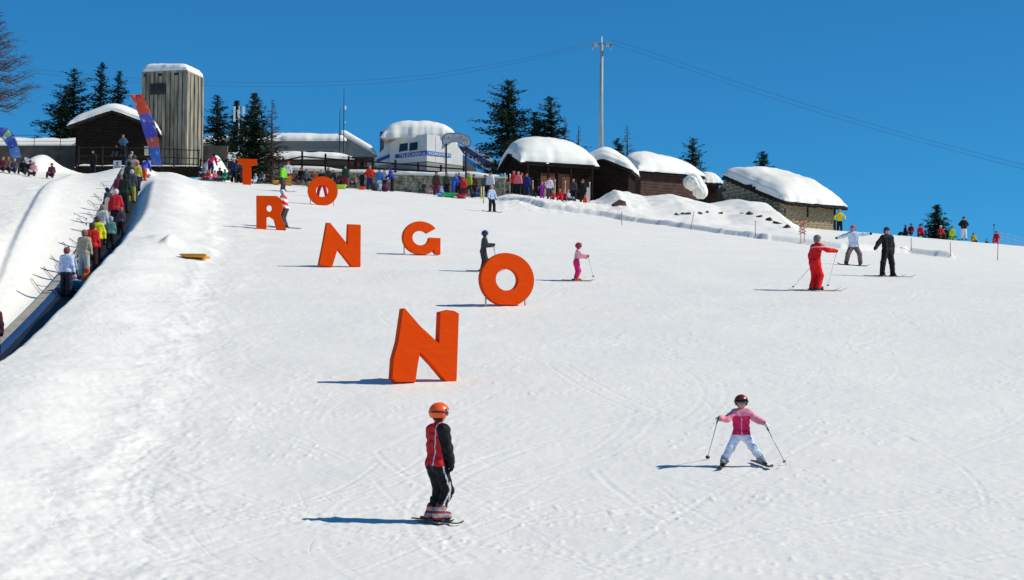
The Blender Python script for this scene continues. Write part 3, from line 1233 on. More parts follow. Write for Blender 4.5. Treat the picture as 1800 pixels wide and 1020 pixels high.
r_, J = person(1305, 821, 1.07, 180, ps, [(.62, .015, .10), (.62, .66, .80), (.16, .012, .018), (.30, .32, .34), (.65, .65, .66)],
               'small girl in pink jacket and white trousers snowploughing with both poles out', kid=.75, bulk=.95, vox=.010, helmet=True, goggles=True, detail=1,
               stripes={'jacket': ((.75, .24, .33), girl_light)}, footyaw=(-20, 20))
lift_to_ski(r_)
skis_for(J, 180, .85, (.02, .02, .025), 'of the girl in the pink jacket', .08, footyaw=(-14, 14))
tipL = hit(1243, 808)
tipR = hit(1382, 818)
pole(J['hR'], tipL, 'left pole in the photo, held by the girl in pink', 'ski poles in hands')
pole(J['hL'], tipR, 'right pole in the photo, held by the girl in pink', 'ski poles in hands')

# red instructor
ps = pose(t=(.05, .12, 1), thR=(.10, .30, -1), shR=(.02, -.30, -1), thL=(-.05, .15, -1), shL=(.1, -.38, -1), uaR=(.45, .80, -.42), faR=(.15, 1, -.05), uaL=(-.30, -.15, -1), faL=(-.1, .12, -1))


def red_band(f, J, Hh, rt, fw):
    return np.abs(f[:, 2] - J['shR'][2] + .01 * Hh) < .012 * Hh


r_, J = person(1433, 512, 1.73, -58, ps, [(.75, .008, .012), (.72, .008, .012), (.18, .16, .16), (.02, .05, .025), (.35, .01, .015)],
               'ski instructor all in red with grey cap, seen from behind with one arm out', stripes={'jacket': ((.8, .4, .4), red_band)})
lift_to_ski(r_)
skis_for(J, -96, 1.6, (.25, .25, .24), 'of the ski instructor in red', .08)
pole(J['hL'], hit(1393, 506), 'pole trailing from the lowered hand of the red instructor', 'ski poles in hands')
pole(J['hR'], hit(1455, 503), 'upright pole in the outstretched hand of the red instructor', 'ski poles in hands')

# white snowboarder
ps = pose(t=(.04, .10, 1), thR=(.48, .40, -1), shR=(.20, -.42, -1), thL=(-.42, .42, -1), shL=(-.12, -.40, -1), uaR=(1, .1, -.35), faR=(1, .1, -.25), uaL=(-1, .0, -.02), faL=(-1, .1, .05))
r_, J = person(1500, 467, 1.76, 176, ps, [(.62, .68, .82), (.16, .11, .10), (.50, .07, .06), (.05, .05, .06), BK],
               'snowboarder in pale blue jacket and brown trousers with both arms spread', hair='hair')
lift_to_ski(r_)
pm = (J['anR'] + J['anL']) / 2
ski(Vector((pm.x, pm.y, Hs(pm.x, pm.y))), -92, 1.45, (.02, .02, .022), 'black snowboard under the rider with spread arms', .26, 'snowboard', 'snowboard', back=.5, twin=True)
# black man
ps = pose(t=(.03, .0, 1), thR=(.30, .15, -1), shR=(.10, -.05, -1), thL=(-.16, .10, -1), shL=(-.12, -.12, -1), uaR=(.75, .1, -.85), faR=(.6, .3, -.75), uaL=(-.22, -.1, -1), faL=(-.02, .1, -1))
r_, J = person(1560, 487, 1.75, 195, ps, [BK, BK, (.02, .03, .06), BK, BK], 'skier all in black walking with one arm held away from his side', headyaw=20)
lift_to_ski(r_)
skis_for(J, -100, 1.5, (.10, .10, .11), 'of the skier all in black')
# blue helmet
ps = pose(t=(0, .12, 1), uaR=(.2, .35, -.9), faR=(.1, 1, .05), uaL=(-.2, .35, -.9), faL=(-.1, 1, .05), thR=(.1, .30, -1), shR=(0, -.30, -1), thL=(-.1, .15, -1), shL=(0, -.25, -1))
r_, J = person(849, 478, 1.38, -82, ps, [(.055, .055, .06), (.04, .035, .035), (.015, .03, .18), (.06, .05, .05), BK],
               'young skier in grey with a dark blue helmet, behind the large letter O', kid=.4, helmet=True, goggles=True)
lift_to_ski(r_)
skis_for(J, -92, 1.3, (.2, .2, .2), 'of the skier in the blue helmet')
pole(J['hR'], hit(872, 482), 'nearer pole of the skier in the blue helmet', 'ski poles in hands')
pole(J['hL'], hit(880, 474), 'farther pole of the skier in the blue helmet', 'ski poles in hands')
# pink kid
ps = pose(t=(0, .18, 1), uaR=(.2, .6, -.8), faR=(.1, 1, -.05), uaL=(-.2, .5, -.8), faL=(-.1, 1, -.1), thR=(.1, .28, -1), shR=(0, -.30, -1), thL=(-.1, .20, -1), shL=(0, -.25, -1))


def pink_mix(f, J, Hh, rt, fw):
    return f[:, 2] > J['hipR'][2] + .10 * Hh


r_, J = person(1013, 495, 1.22, -85, ps, [(.75, .03, .18), (.75, .02, .16), (.55, .01, .02), (.70, .55, .02), (.5, .01, .08)],
               'small skier in a bright pink suit, red helmet and yellow boots', kid=.6, helmet=True, goggles=True, stripes={'jacket': ((.85, .40, .45), pink_mix)})
lift_to_ski(r_)
skis_for(J, -94, 1.05, (.35, .33, .33), 'of the small skier in the pink suit')
pole(J['hR'], hit(1043, 487), 'pole held forward by the small skier in the pink suit', 'ski poles in hands')
# far skiers on the open piste
r_, J = person(865, 373, 1.62, -150, pose(t=(.05, .05, 1), thR=(.2, .2, -1), thL=(-.2, .1, -1), uaR=(.4, .1, -1), uaL=(-.3, .2, -1)), [(.42, .50, .72), BK, (.55, .25, .18), DK, BK],
               'child snowboarder in pale blue top and black trousers below the yellow posts', kid=.3)
lift_to_ski(r_)
pm = (J['anR'] + J['anL']) / 2
ski(Vector((pm.x, pm.y, Hs(pm.x, pm.y))), -88, 1.35, (.35, .12, .12), 'reddish snowboard of the child in the pale blue top', .25, 'snowboard', 'snowboard', back=.5, twin=True)
r_, J = person(497, 337, 1.78, -120, pose(t=(0, .1, 1), thR=(.1, .2, -1), shR=(0, -.2, -1)), [(.16, .55, .02), (.07, .04, .04), DK, (.04, .03, .03), BK], 'skier in lime green jacket and dark trousers right of the letter T')
lift_to_ski(r_)
skis_for(J, -97, 1.6, (.12, .12, .12), 'of the skier in the lime green jacket')
r_, J = person(501, 401, 1.74, 75, SKI, [(.60, .02, .02), (.05, .05, .06), (.6, .6, .6), (.04, .03, .03), BK], 'skier in red and white top half hidden behind the letter R',
               stripes={'jacket': ((.7, .7, .7), lambda f, J, Hh, rt, fw: np.sin(f[:, 2] * 22 + f[:, 0] * 8) > .2)})
lift_to_ski(r_)
skis_for(J, 88, 1.6, (.08, .08, .08), 'of the skier behind the letter R')
r_, J = person(566, 347, 1.80, 170, WIDE, [BK, (.55, .01, .03), (.4, .3, .25), DK, BK], 'skier in black jacket and red trousers seen through the small letter O', hair='hair')


# ---- crowd at the top: x, feet y, height, yaw, pose, colours, label
GR = 'people at the top of the slope'
TOPD = 146


def crowd(px, d, h, yaw, ps, jk, tr, hat, label, kid=0.0, helmet=False, hair=True, zoff=0.0, boots=DK, gloves=DK, group=GR):
    p = gp(px, d)
    return person(px, 0, h, yaw, ps, [jk, tr, hat, boots, gloves], label, group, kid=kid, at=p, helmet=helmet, hair=hair, zoff=zoff)


OR = (.75, .12, .01)
YL = (.70, .60, .02)
CR = [
    (369, 149, 1.75, -30, BEND, (.50, .01, .10), NV, BK, 'person in magenta jacket bending over at the left end of the crowd', 0, False, .55),
    (365, 147, 1.25, 160, SIT, (.6, .03, .02), BK, (.5, .03, .02), 'child in red jacket sitting below the person in magenta', .6, False, 0),
    (378, 146, 1.2, -150, SIT, (.55, .10, .16), BK, BK, 'child in rose jacket sitting left of the green jacket', .6, False, 0),
    (394, 147, 1.4, 150, SIT, (.01, .25, .10), BK, BK, 'person in green jacket sitting on the snow', .2, False, 0),
    (411, 148, 1.72, 178, HIPS, NV, BK, (.3, .2, .16), 'person in navy standing hands on hips left of the letter T', 0, False, 0),
    (427, 147, 1.5, 200, SIT, (.12, .02, .03), BK, BK, 'person in dark maroon sitting half behind the letter T', 0, False, 0),
    (448, 147, 1.1, 150, SIT, (.55, .58, .68), (.4, .4, .45), (.6, .5, .3), 'child in pale grey sitting under the snowy spruce', .6, False, 0),
    (506, 148, 1.75, 190, STAND, (.62, .62, .62), (.45, .02, .03), (.45, .03, .03), 'person in white with a red hat behind the lime green skier', 0, False, 0),
    (518, 147, 1.3, 130, SIT, (.55, .02, .04), (.55, .55, .55), BK, 'child in red sitting beside the yellow crate', .5, False, 0),
    (529, 147, 1.7, 170, SIT, BK, BK, (.18, .03, .03), 'person in black with a dark red hat sitting before the stone wall', 0, False, .25),
    (539, 147, 1.6, 200, SIT, (.05, .06, .08), BK, BK, 'person in charcoal sitting beside the one in black', 0, False, .15),
    (590, 147, 1.5, 120, KNEEL, BK, BK, (.3, .18, .14), 'person in black kneeling right of the small letter O', 0, False, 0),
    (607, 147, 1.68, 175, STAND, (.015, .05, .04), (.22, .01, .03), BK, 'person in dark green jacket and maroon trousers at the stone wall', 0, False, 0),
    (636, 147, 1.15, 185, STAND, BK, BK, (.35, .35, .33), 'small child in black standing on an orange sled', .6, False, .12),
    (650, 147, 1.78, 180, HIPS, (.70, .03, .01), NV, (.3, .2, .15), 'person in bright red jacket hands at the waist by the wall', 0, False, 0),
    (667, 147, 1.60, 185, STAND, (.03, .14, .45), (.5, .55, .6), BK, 'person in blue jacket beside the bright red one', 0, False, 0),
    (676, 148, 1.65, 170, STAND, (.6, .6, .6), (.03, .04, .08), BK, 'person in white jacket with dark hair by the wall', 0, False, 0),
    (690, 147, 1.85, 90, pose(t=(0, .3, 1), uaR=(.1, .6, -1), faR=(0, .8, -.6)), (.02, .03, .28), BK, NV, 'tall person in royal blue hood leaning forward by the wall', 0, False, 0),
    (757, 146, 0.95, 180, SIT, (.6, .3, .36), (.3, .1, .12), BK, 'tiny child in pink sitting at the foot of the wall', .8, False, 0),
    (767, 146, 1.72, 178, STAND, (.07, .035, .025), (.13, .02, .04), (.10, .05, .03), 'person in long brown fur coat before the stone wall', 0, False, 0),
    (776, 146, 1.0, 200, SIT, (.22, .33, .70), NV, (.5, .5, .6), 'tiny child in light blue left of the green sled', .8, False, 0),
    (797, 147, 1.75, -110, pose(t=(0, .45, 1), uaR=(.1, .7, -.8), faR=(0, .8, -.6)), (.02, .10, .50), (.02, .06, .25), (.4, .4, .45), 'person in blue jacket bending over the green sled', 0, False, 0),
    (815, 145, 1.45, 178, STAND, (.60, .02, .02), (.10, .01, .03), RD, 'child in red jacket standing behind the red sled', .3, False, 0),
    (806, 149, 1.75, 170, STAND, (.16, .015, .03), BK, BK, 'person in maroon between the blue and the yellow green jackets', 0, False, 0),
    (824, 147, 1.80, 150, WIDE, (.35, .40, .02), (.02, .025, .02), (.25, .2, .05), 'person in yellow green jacket with one leg out', 0, False, 0),
    (841, 146, 1.35, 120, SIT, (.02, .07, .20), BK, BK, 'child in dark blue sitting left of the yellow posts', .4, False, 0),
    (862, 147, 1.85, 170, STAND, (.66, .66, .70), BK, BK, 'person in white top and black trousers behind the child snowboarder', 0, False, 0),
    (903, 147, 1.75, 185, STAND, (.60, .02, .03), BK, (.5, .1, .1), 'person in red jacket left under the gable of the big hut', 0, False, 0),
    (911, 146, 1.72, 175, STAND, (.72, .15, .17), BK, (.6, .2, .2), 'person in salmon pink jacket beside the red one', 0, False, 0),
    (926, 147, 1.68, 165, STAND, (.025, .03, .20), NV, (.5, .02, .03), 'person in dark blue with a red hat under the big hut', 0, False, 0),
    (937, 144, 1.15, 190, SIT, (.04, .04, .05), BK, (.35, .2, .15), 'child in black sitting before the orange brown door', .6, False, 0),
    (953, 144, 1.22, 180, pose(uaR=(.8, .2, -.3), uaL=(-.8, .2, -.5)), (.30, .03, .32), (.32, .03, .34), (.5, .3, .5), 'child in a purple snowsuit before the big hut', .6, False, 0),
    (966, 146, 1.65, 190, STAND, (.66, .55, .62), (.05, .05, .06), BK, 'person in pale pink jacket before the orange brown door', 0, False, 0),
    (972, 143, 1.05, 170, SIT, (.55, .05, .03), (.4, .03, .02), (.45, .2, .1), 'small child in orange red sitting beside the pale pink jacket', .7, False, 0),
    (984, 143, 1.35, 175, SIT, (.62, .015, .02), (.55, .01, .02), (.4, .15, .1), 'person in scarlet sitting in front of the hut posts', .3, False, 0),
    (991, 143, 1.20, 185, SIT, (.58, .02, .04), (.2, .01, .02), (.2, .1, .08), 'child in crimson sitting beside the scarlet one', .4, False, 0),
    (1000, 143, 1.35, -130, SIT, (.35, .35, .42), NV, (.3, .3, .35), 'person in grey sitting at the right end of the seated row', .2, False, 0),
    (1024, 145, 1.70, 180, STAND, BK, BK, (.60, .02, .03), 'person in black with a red helmet by the right hut post', 0, True, 0),
    (1028, 144, 0.95, 180, SIT, (.70, .03, .01), RD, RD, 'tiny child in bright orange red by the white post', .8, False, 0),
]
CR += [
    (357, 148, 1.55, 170, SIT, (.16, .20, .26), BK, (.25, .15, .12), 'person in slate blue sitting beside the tower foot', 0, False, .2),
    (386, 148, 1.5, 190, SIT, (.03, .03, .04), BK, BK, 'person in black sitting between the rose and the green jackets', 0, False, .05),
    (403, 148, 1.45, 160, SIT, (.05, .09, .12), BK, (.2, .12, .1), 'child in dark teal sitting left of the navy person', .3, False, .05),
    (420, 149, 1.65, 185, STAND, (.05, .045, .05), BK, (.15, .1, .08), 'person in dark grey standing just left of the letter T', 0, False, 0),
    (460, 149, 1.5, 170, SIT, (.20, .20, .24), BK, BK, 'person in mid grey sitting under the bare larch sapling', 0, False, 0),
    (552, 149, 1.60, 185, SIT, (.25, .06, .03), BK, (.25, .2, .1), 'person in rust brown sitting at the wall left of the black jacket', 0, False, .1),
    (577, 149, 1.45, 190, STAND, (.03, .03, .035), DK, (.3, .2, .15), 'child in black standing behind the small letter O', .3, False, 0),
    (598, 149, 1.55, 180, SIT, (.08, .02, .03), BK, BK, 'person in wine red sitting at the wall above the lime sled', 0, False, .1),
    (622, 149, 1.50, 175, SIT, (.20, .15, .10), BK, BK, 'person in light brown sitting against the wall', 0, False, .1),
    (745, 148, 1.40, 160, SIT, (.05, .06, .05), BK, (.2, .1, .1), 'person in moss grey sitting left of the fur coat', .2, False, 0),
    (785, 149, 1.70, 175, STAND, (.05, .08, .05), BK, (.2, .15, .1), 'person in moss green behind the light blue child', 0, False, 0),
    (833, 149, 1.70, 185, STAND, (.07, .03, .02), BK, (.12, .08, .05), 'person in dark brown behind the child in dark blue', 0, False, 0),
    (853, 149, 1.65, 170, STAND, (.10, .10, .12), BK, BK, 'person in grey right above the yellow posts', 0, False, 0),
    (892, 148, 1.60, 180, SIT, (.10, .12, .11), BK, BK, 'person in grey green sitting at the left corner of the big hut', 0, False, 0),
    (917, 149, 1.70, 180, STAND, (.03, .03, .04), BK, (.2, .12, .1), 'person in black in the shade between salmon and dark blue jackets', 0, False, 0),
    (1008, 148, 1.60, 180, STAND, (.05, .04, .05), BK, (.3, .2, .15), 'person in dark plum standing under the eave of the big hut', 0, False, 0),
]
for (px, d, h, yw, ps_, jk, tr, ht, lb, kd, hel, zo) in CR:
    crowd(px, d, h, yw, ps_, jk, tr, ht, lb, kd, hel, zoff=zo)

GR2 = 'people on the far side of the right crest'
CR2 = [
    (1475, 150, 1.72, 178, pose(uaR=(.7, .1, -.7), uaL=(-.7, .1, -.7)), YL, BK, (.3, .25, .2), 'person in black and yellow jacket right of the stone hut', 0, -0.12),
    (1589, 153, 1.45, 100, SIT, BK, BK, (.03, .04, .09), 'person sitting at the left end of the group beyond the right crest', 0, -.05),
    (1600, 153, 1.50, 150, SIT, (.18, .01, .04), BK, BK, 'person in dark crimson sitting beyond the right crest', 0, .05),
    (1617, 154, 1.55, 170, SIT, (.55, .015, .05), BK, BK, 'person in bright crimson sitting left of the small spruce', 0, .08),
    (1653, 154, 1.60, 180, SIT, (.40, .02, .02), BK, (.7, .7, .7), 'person in red with a white hat in front of the small spruce', 0, .1),
    (1672, 153, 1.45, 190, STAND, (.35, .50, .02), (.2, .3, .02), BK, 'person in lime yellow right of the small spruce', 0, -.35),
    (1693, 152, 1.75, 180, HIPS, BK, (.68, .68, .70), BK, 'person in black jacket and white trousers standing on the crest', 0, .10),
    (1710, 153, 1.30, 180, SIT, (.50, .32, .02), BK, DK, 'person in yellow low behind the crest, right of the white trousers', 0, -.15),
    (1733, 154, 1.1, 180, SIT, DK, BK, NV, 'person in dark clothes almost hidden behind the crest', 0, -.35),
    (1750, 153, 1.55, 160, SIT, (.45, .015, .04), RD, (.4, .02, .05), 'person in red sitting at the far right end of the crest', 0, .0),
]
for (px, d, h, yw, ps_, jk, tr, ht, lb, kd, zo) in CR2:
    crowd(px, d, h, yw, ps_, jk, tr, ht, lb, kd, zoff=zo, group=GR2)


# ---- people on the carpet lift
def on_belt(py, off=0.05):
    ys = np.linspace(32, 137, 1400)
    zs = CZ(ys) + .14
    D = ys * CT + zs * ST
    U = -ys * ST + zs * CT
    row = 510 - U / D * FPX
    k = int(np.argmin(np.abs(row - py)))
    return Vector((float(CX(ys[k])) + off, float(ys[k]), float(zs[k])))


GB = 'people riding up on the carpet lift'


def rider(py, off, h, yw, ps_, cols, label, kid=0.0, helmet=False, hair=True):
    return person(0, 0, h, yw, ps_, cols, label, GB, kid=kid, at=on_belt(py, off), helmet=helmet, hair=hair)


rider(521, -.10, 1.62, -15, STAND, [(.55, .62, .82), (.012, .015, .03), (.22, .07, .05), BK, BK], 'person in white top and black trousers, lowest standing rider', hair='hair')
rider(488, .02, 1.70, -10, STAND, [(.42, .35, .26), (.42, .44, .42), (.20, .13, .09), (.3, .3, .3), DK], 'person in beige jacket and pale trousers on the lift', hair='hair')
rider(475, .12, 1.74, 5, STAND, [(.58, .015, .012), (.04, .01, .012), (.07, .03, .02), BK, BK], 'person in red jacket below the yellow one on the lift', hair='hair')
rider(458, .08, 1.68, 0, pose(uaR=(.3, .3, -1)), [(.68, .66, .01), BK, (.10, .06, .04), BK, BK], 'person in bright yellow jacket on the lift', hair='hair')
rider(404, .10, 1.76, 10, pose(uaR=(.3, .1, -1), uaL=(-.3, .1, -1)), [(.52, .012, .03), BK, (.6, .5, .52), BK, (.3, .12, .1)], 'person in crimson jacket and pale hat on the lift')
rider(412, .42, 1.15, 0, STAND, [(.06, .05, .06), BK, (.35, .12, .10), DK, DK], 'small child in dark jacket standing right of the crimson jacket', kid=.6)
rider(388, -.30, 1.50, 60, pose(t=(-.3, .2, 1)), [(.012, .03, .025), BK, BK, BK, BK], 'person in dark green leaning left behind the crimson jacket')
rider(374, .18, 1.82, 0, STAND, [(.012, .028, .018), (.01, .02, .015), BK, BK, BK], 'tall person in blackish green jacket on the upper lift')
rider(356, .36, 1.62, 10, STAND, [(.04, .04, .05), (.35, .30, .03), (.5, .4, .4), DK, DK], 'person in dark jacket and yellow trousers on the upper lift')
rider(344, .10, 1.75, -10, STAND, [(.03, .035, .03), BK, BK, BK, BK], 'person in grey black hood on the upper lift')
rider(330, .22, 1.80, 0, STAND, [(.45, .30, .24), (.03, .03, .04), (.06, .05, .05), BK, BK], 'person in salmon coloured jacket near the top of the lift')
rider(316, -.20, 1.75, 0, STAND, [(.02, .03, .04), BK, BK, BK, BK], 'person in black at the very top of the lift')
rider(318, .62, 1.55, -30, BEND, [(.02, .05, .42), (.65, .08, .01), NV, BK, BK], 'child in blue jacket and orange trousers stepping off the lift')
rider(508, .42, 1.05, 20, SIT, [(.62, .10, .02), (.45, .38, .03), (.55, .08, .03), (.3, .4, .05), YL], 'child in orange jacket sitting in the blue sled on the lift', kid=.8)
rider(514, .10, .85, 0, SIT, [(.55, .38, .45), (.5, .35, .4), (.5, .3, .35), DK, DK], 'tiny child in pale pink sitting in the blue sled on the lift', kid=.9)
rider(438, .34, 1.30, 10, STAND, [(.10, .22, .20), BK, (.3, .35, .4), DK, DK], 'child in teal jacket on the lift between the yellow and crimson jackets', kid=.5)
rider(430, -.12, 1.62, -5, STAND, [(.50, .50, .48), DK, (.25, .18, .12), DK, DK], 'person in light grey jacket on the lift just above the yellow one', hair='hair')
rider(366, -.15, 1.66, 5, STAND, [(.20, .02, .05), BK, (.1, .06, .05), BK, BK], 'person in wine red jacket on the upper lift left of the tall one', hair='hair')
rider(336, .45, 1.55, 0, STAND, [(.45, .40, .06), NV, (.4, .1, .1), BK, BK], 'person in mustard jacket near the top of the lift')
rider(324, -.05, 1.70, 0, STAND, [(.10, .16, .30), BK, (.3, .2, .15), BK, BK], 'person in steel blue jacket near the top of the lift')
rider(500, -.22, 1.05, 0, STAND, [(.35, .40, .50), (.25, .25, .3), (.6, .5, .5), DK, DK], 'small child in pale grey blue beside the beige jacket on the lift', kid=.8)
p5 = on_belt(700, .15)
person(0, 0, 1.55, 0, SIT, [(.03, .035, .02), BK, (.45, .32, .22), BK, BK], 'person in dark jacket and beige hat sitting low at the left picture edge', GB, at=p5)
pL = hit(-14, 640)
person(0, 0, 1.6, 20, STAND, [(.06, .015, .03), BK, (.03, .012, .02), BK, BK], 'person in dark plum jacket cut by the left picture edge', at=pL)

# snowboard held upright on the lift
o = thing('snowboard', on_belt(402, -.28), R(15), 'pale snowboard held upright beside the crimson jacket on the lift', 'snowboard')
bpts = [(.13 * math.cos(a) * 1.0, 1.25 + .14 * math.sin(a)) for a in np.linspace(0, math.pi, 9)] + [(-.12, .7)] + [(.13 * math.cos(a), .16 + .14 * math.sin(a)) for a in np.linspace(math.pi, 2 * math.pi, 9)] + [(.12, .7)]
MB().prism(bpts, -.008, .008).build('board', mat('board_grey', (.45, .46, .44), .4), o)
for z_ in (.5, .9):
    MB().box((0, .05, z_), (.18, .09, .12)).build('binding', BLACK, o)
# platform people
def fixed(px, py, D, h, yw, ps_, cols, label, **k):
    return person(0, 0, h, yw, ps_, cols, label, 'people by the platform fence', at=P(px, py, D), **k)


fixed(163, 306, 146, 1.75, 178, STAND, [BK, BK, BK, BK, BK], 'person all in black at the left of the platform fence')
fixed(231, 306, 147, 1.65, 178, STAND, [(.5, .5, .48), DK, (.5, .5, .5), DK, DK], 'person in off white jacket above the lift top')
fixed(216, 275, 158, 1.70, 178, HIPS, [(.05, .12, .2), BK, (.25, .1, .04), DK, DK], 'person in dark teal with ginger hair on the chalet terrace', hair='hair')
fixed(204, 276, 158, 1.45, 170, SIT, [BK, BK, BK, DK, DK], 'person in black seated on the chalet terrace')
for (px, d, jk, ht, lb) in [(4, 127, (.10, .02, .03), (.35, .2, .14), 'person in dark maroon at the left edge under the small banner'),
                            (13, 128, (.16, .10, .07), (.3, .15, .1), 'person with brown hair sitting beside the one in maroon'),
                            (24, 127, (.07, .06, .10), (.3, .35, .2), 'person in slate jacket sitting below the small banner'),
                            (40, 128, BK, BK, 'person in black sitting next to the white board'),
                            (52, 128, (.03, .02, .03), BK, 'second person in black sitting right of the white board'),
                            (58, 126, (.6, .32, .38), (.5, .3, .3), 'child in pink sitting at the foot of the snow heap'),
                            (90, 126, (.13, .03, .05), (.05, .03, .03), 'person in burgundy sitting alone right of the snow heap')]:
    crowd(px, d, 1.5, 180, SIT, jk, BK, ht, lb, zoff=.0, group='people sitting at the upper left')


# ------------------------------------------------------------------ sleds and small things
def sled(p, yaw, L, Wd, hgt, col, label, cat='sled'):
    o = thing('sled', p, R(yaw), label, cat, 'plastic sleds')
    m = mat('sled_%s' % str(tuple(round(x, 2) for x in col)), col, .35, spec=.5)
    V, F = [], []
    nu, nv = 12, 7
    for i in range(nu):
        u = -1 + 2 * i / (nu - 1)
        for j in range(nv):
            v = -1 + 2 * j / (nv - 1)
            e = max(abs(u) ** 3, abs(v) ** 3)
            V.append((u * L / 2, v * Wd / 2 * (1 - .25 * max(0, u) ** 3), hgt * e + .03))
    for i in range(nu - 1):
        for j in range(nv - 1):
            a = i * nv + j
            F.append((a, a + nv, a + nv + 1, a + 1))
    b = link('tub', mesh_from('tub', V, F, m, True), o)
    md = b.modifiers.new('thick', 'SOLIDIFY')
    md.thickness = .02
    for s in (-1, 1):
        MB().box((0, s * Wd * .25, .012), (L * .8, .04, .05)).build('runner', m, o)
    return o


sled(gp(790, 143.5), 4, 1.15, .5, .28, (.01, .42, .10), 'green plastic sled in front of the bending blue jacket')
sled(gp(810, 143), -5, .85, .45, .26, (.50, .01, .04), 'red plastic sled in front of the child in red')
sled(gp(600, 144), 8, .8, .4, .28, (.35, .60, .01), 'lime yellow plastic sled right of the small letter O')
sled(gp(636, 146), 0, .55, .4, .18, (.75, .06, .01), 'orange red plastic sled under the small child in black')
sled(gp(774, 143.5), 15, .5, .4, .22, (.15, .35, .75), 'light blue plastic sled beside the green one')
sled(gp(485, 146.5), 0, .5, .5, .30, (.62, .28, .01), 'amber plastic sled left behind the lime green skier')
pb = on_belt(513, .15)
sled(pb, 80, 1.5, .85, .30, (.02, .22, .42), 'turquoise blue sled carrying children on the lift')
o = sled(on_belt(312, .75), 10, .6, .35, .15, (.6, .15, .2), 'pinkish sled at the upper lift end')

# bags by the wall
def bag(px, d, w, h, c1, label):
    p = gp(px, d)
    o = thing('backpack', p, R(random.uniform(-30, 30)), label, 'backpack', 'bags left by the stone wall')
    MB().ball((0, 0, h * .5), (w * .5, w * .35, h * .52), 12, 8).build('sack', cloth(c1), o, True)
    MB().ball((0, -w * .28, h * .35), (w * .32, w * .2, h * .28), 10, 6).build('pocket', cloth(tuple(x * .6 for x in c1)), o, True)
    for s in (-1, 1):
        MB().tube([(s * w * .2, w * .28, h * .85), (s * w * .24, w * .42, h * .5), (s * w * .2, w * .3, h * .15)], .02, 6).build('strap', BLACK, o, True)


bag(660, 145, .75, .55, (.05, .05, .07), 'dark rucksack below the person in bright red')
bag(668, 145, .6, .5, (.5, .52, .6), 'pale rucksack between the red and white jackets')
bag(677, 145, .75, .55, (.10, .02, .06), 'plum rucksack below the person in white')
bag(545, 146, .8, .4, (.40, .30, .18), 'tan bag lying right of the person in charcoal')

# yellow crate panel behind the lime skier
def crate(p, w, d, h, m, label):
    o = thing('crate', p, R(5), label, 'crate')
    b = MB()
    for k in range(3):
        z = .12 + k * h / 3
        MB().box((0, -d / 2, z), (w, .02, h / 3 - .04)).build('plank', m, o)
        MB().box((0, d / 2, z), (w, .02, h / 3 - .04)).build('plank', m, o)
        for s in (-1, 1):
            MB().box((s * (w / 2 - .013), 0, z), (.02, d - .03, h / 3 - .04)).build('plank', m, o)
    MB().box((0, 0, .05), (w - .05, d - .05, .03)).build('bottom', m, o)


crate(gp(505, 146.5), .55, .5, .7, mat('amber_wood', (.55, .25, .02), .7, noise=.2), 'amber wooden crate right behind the lime green skier')

# yellow board in the snow
pbd = hit(343, 456)
o = thing('padded_mat', pbd + Vector((0, 0, .05)), R(-4), 'flat yellow orange mat lying on the mound left of the letter R', 'mat')
MB().prism([(-.5, .10), (-.42, .05), (-.2, .0), (.42, .0), (.46, .03), (.46, .08), (.40, .11), (-.44, .12)], -.35, .35).build('pad', mat('mat_yellow', (.80, .34, .01), .5, noise=.1, bump=.02, bscale=5), o)
MB().box((0, -.36, .06), (.9, .012, .02)).build('seam', mat('mat_seam', (.5, .2, .01), .6), o)

# dark tubes laid along thin dark lines on the left bank
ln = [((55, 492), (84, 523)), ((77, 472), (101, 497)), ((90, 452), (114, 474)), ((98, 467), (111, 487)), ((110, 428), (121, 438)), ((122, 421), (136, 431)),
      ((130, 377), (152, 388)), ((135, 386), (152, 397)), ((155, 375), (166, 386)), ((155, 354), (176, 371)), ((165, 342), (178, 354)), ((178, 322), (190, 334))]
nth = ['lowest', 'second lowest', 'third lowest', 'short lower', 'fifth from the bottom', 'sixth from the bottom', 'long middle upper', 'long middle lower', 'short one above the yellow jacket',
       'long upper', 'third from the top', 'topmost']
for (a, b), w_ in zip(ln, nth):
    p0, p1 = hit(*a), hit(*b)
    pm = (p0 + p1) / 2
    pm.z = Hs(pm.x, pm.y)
    o = thing('dark_line', p1, 0, '%s thin dark line on the bank left of the lift' % w_, 'rope', 'thin dark lines on the bank left of the lift')
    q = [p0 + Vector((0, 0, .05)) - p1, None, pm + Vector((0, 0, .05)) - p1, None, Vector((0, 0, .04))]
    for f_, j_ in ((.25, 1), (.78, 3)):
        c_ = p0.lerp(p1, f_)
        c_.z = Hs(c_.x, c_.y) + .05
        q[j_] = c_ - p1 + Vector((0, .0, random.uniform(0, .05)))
    MB().tube(q, .012, 6).build('dark_tube', STEEL, o, True)
    MB().tube([(0, 0, -.15), (0, 0, .12)], .02, 6).build('stub', STEEL, o, True)


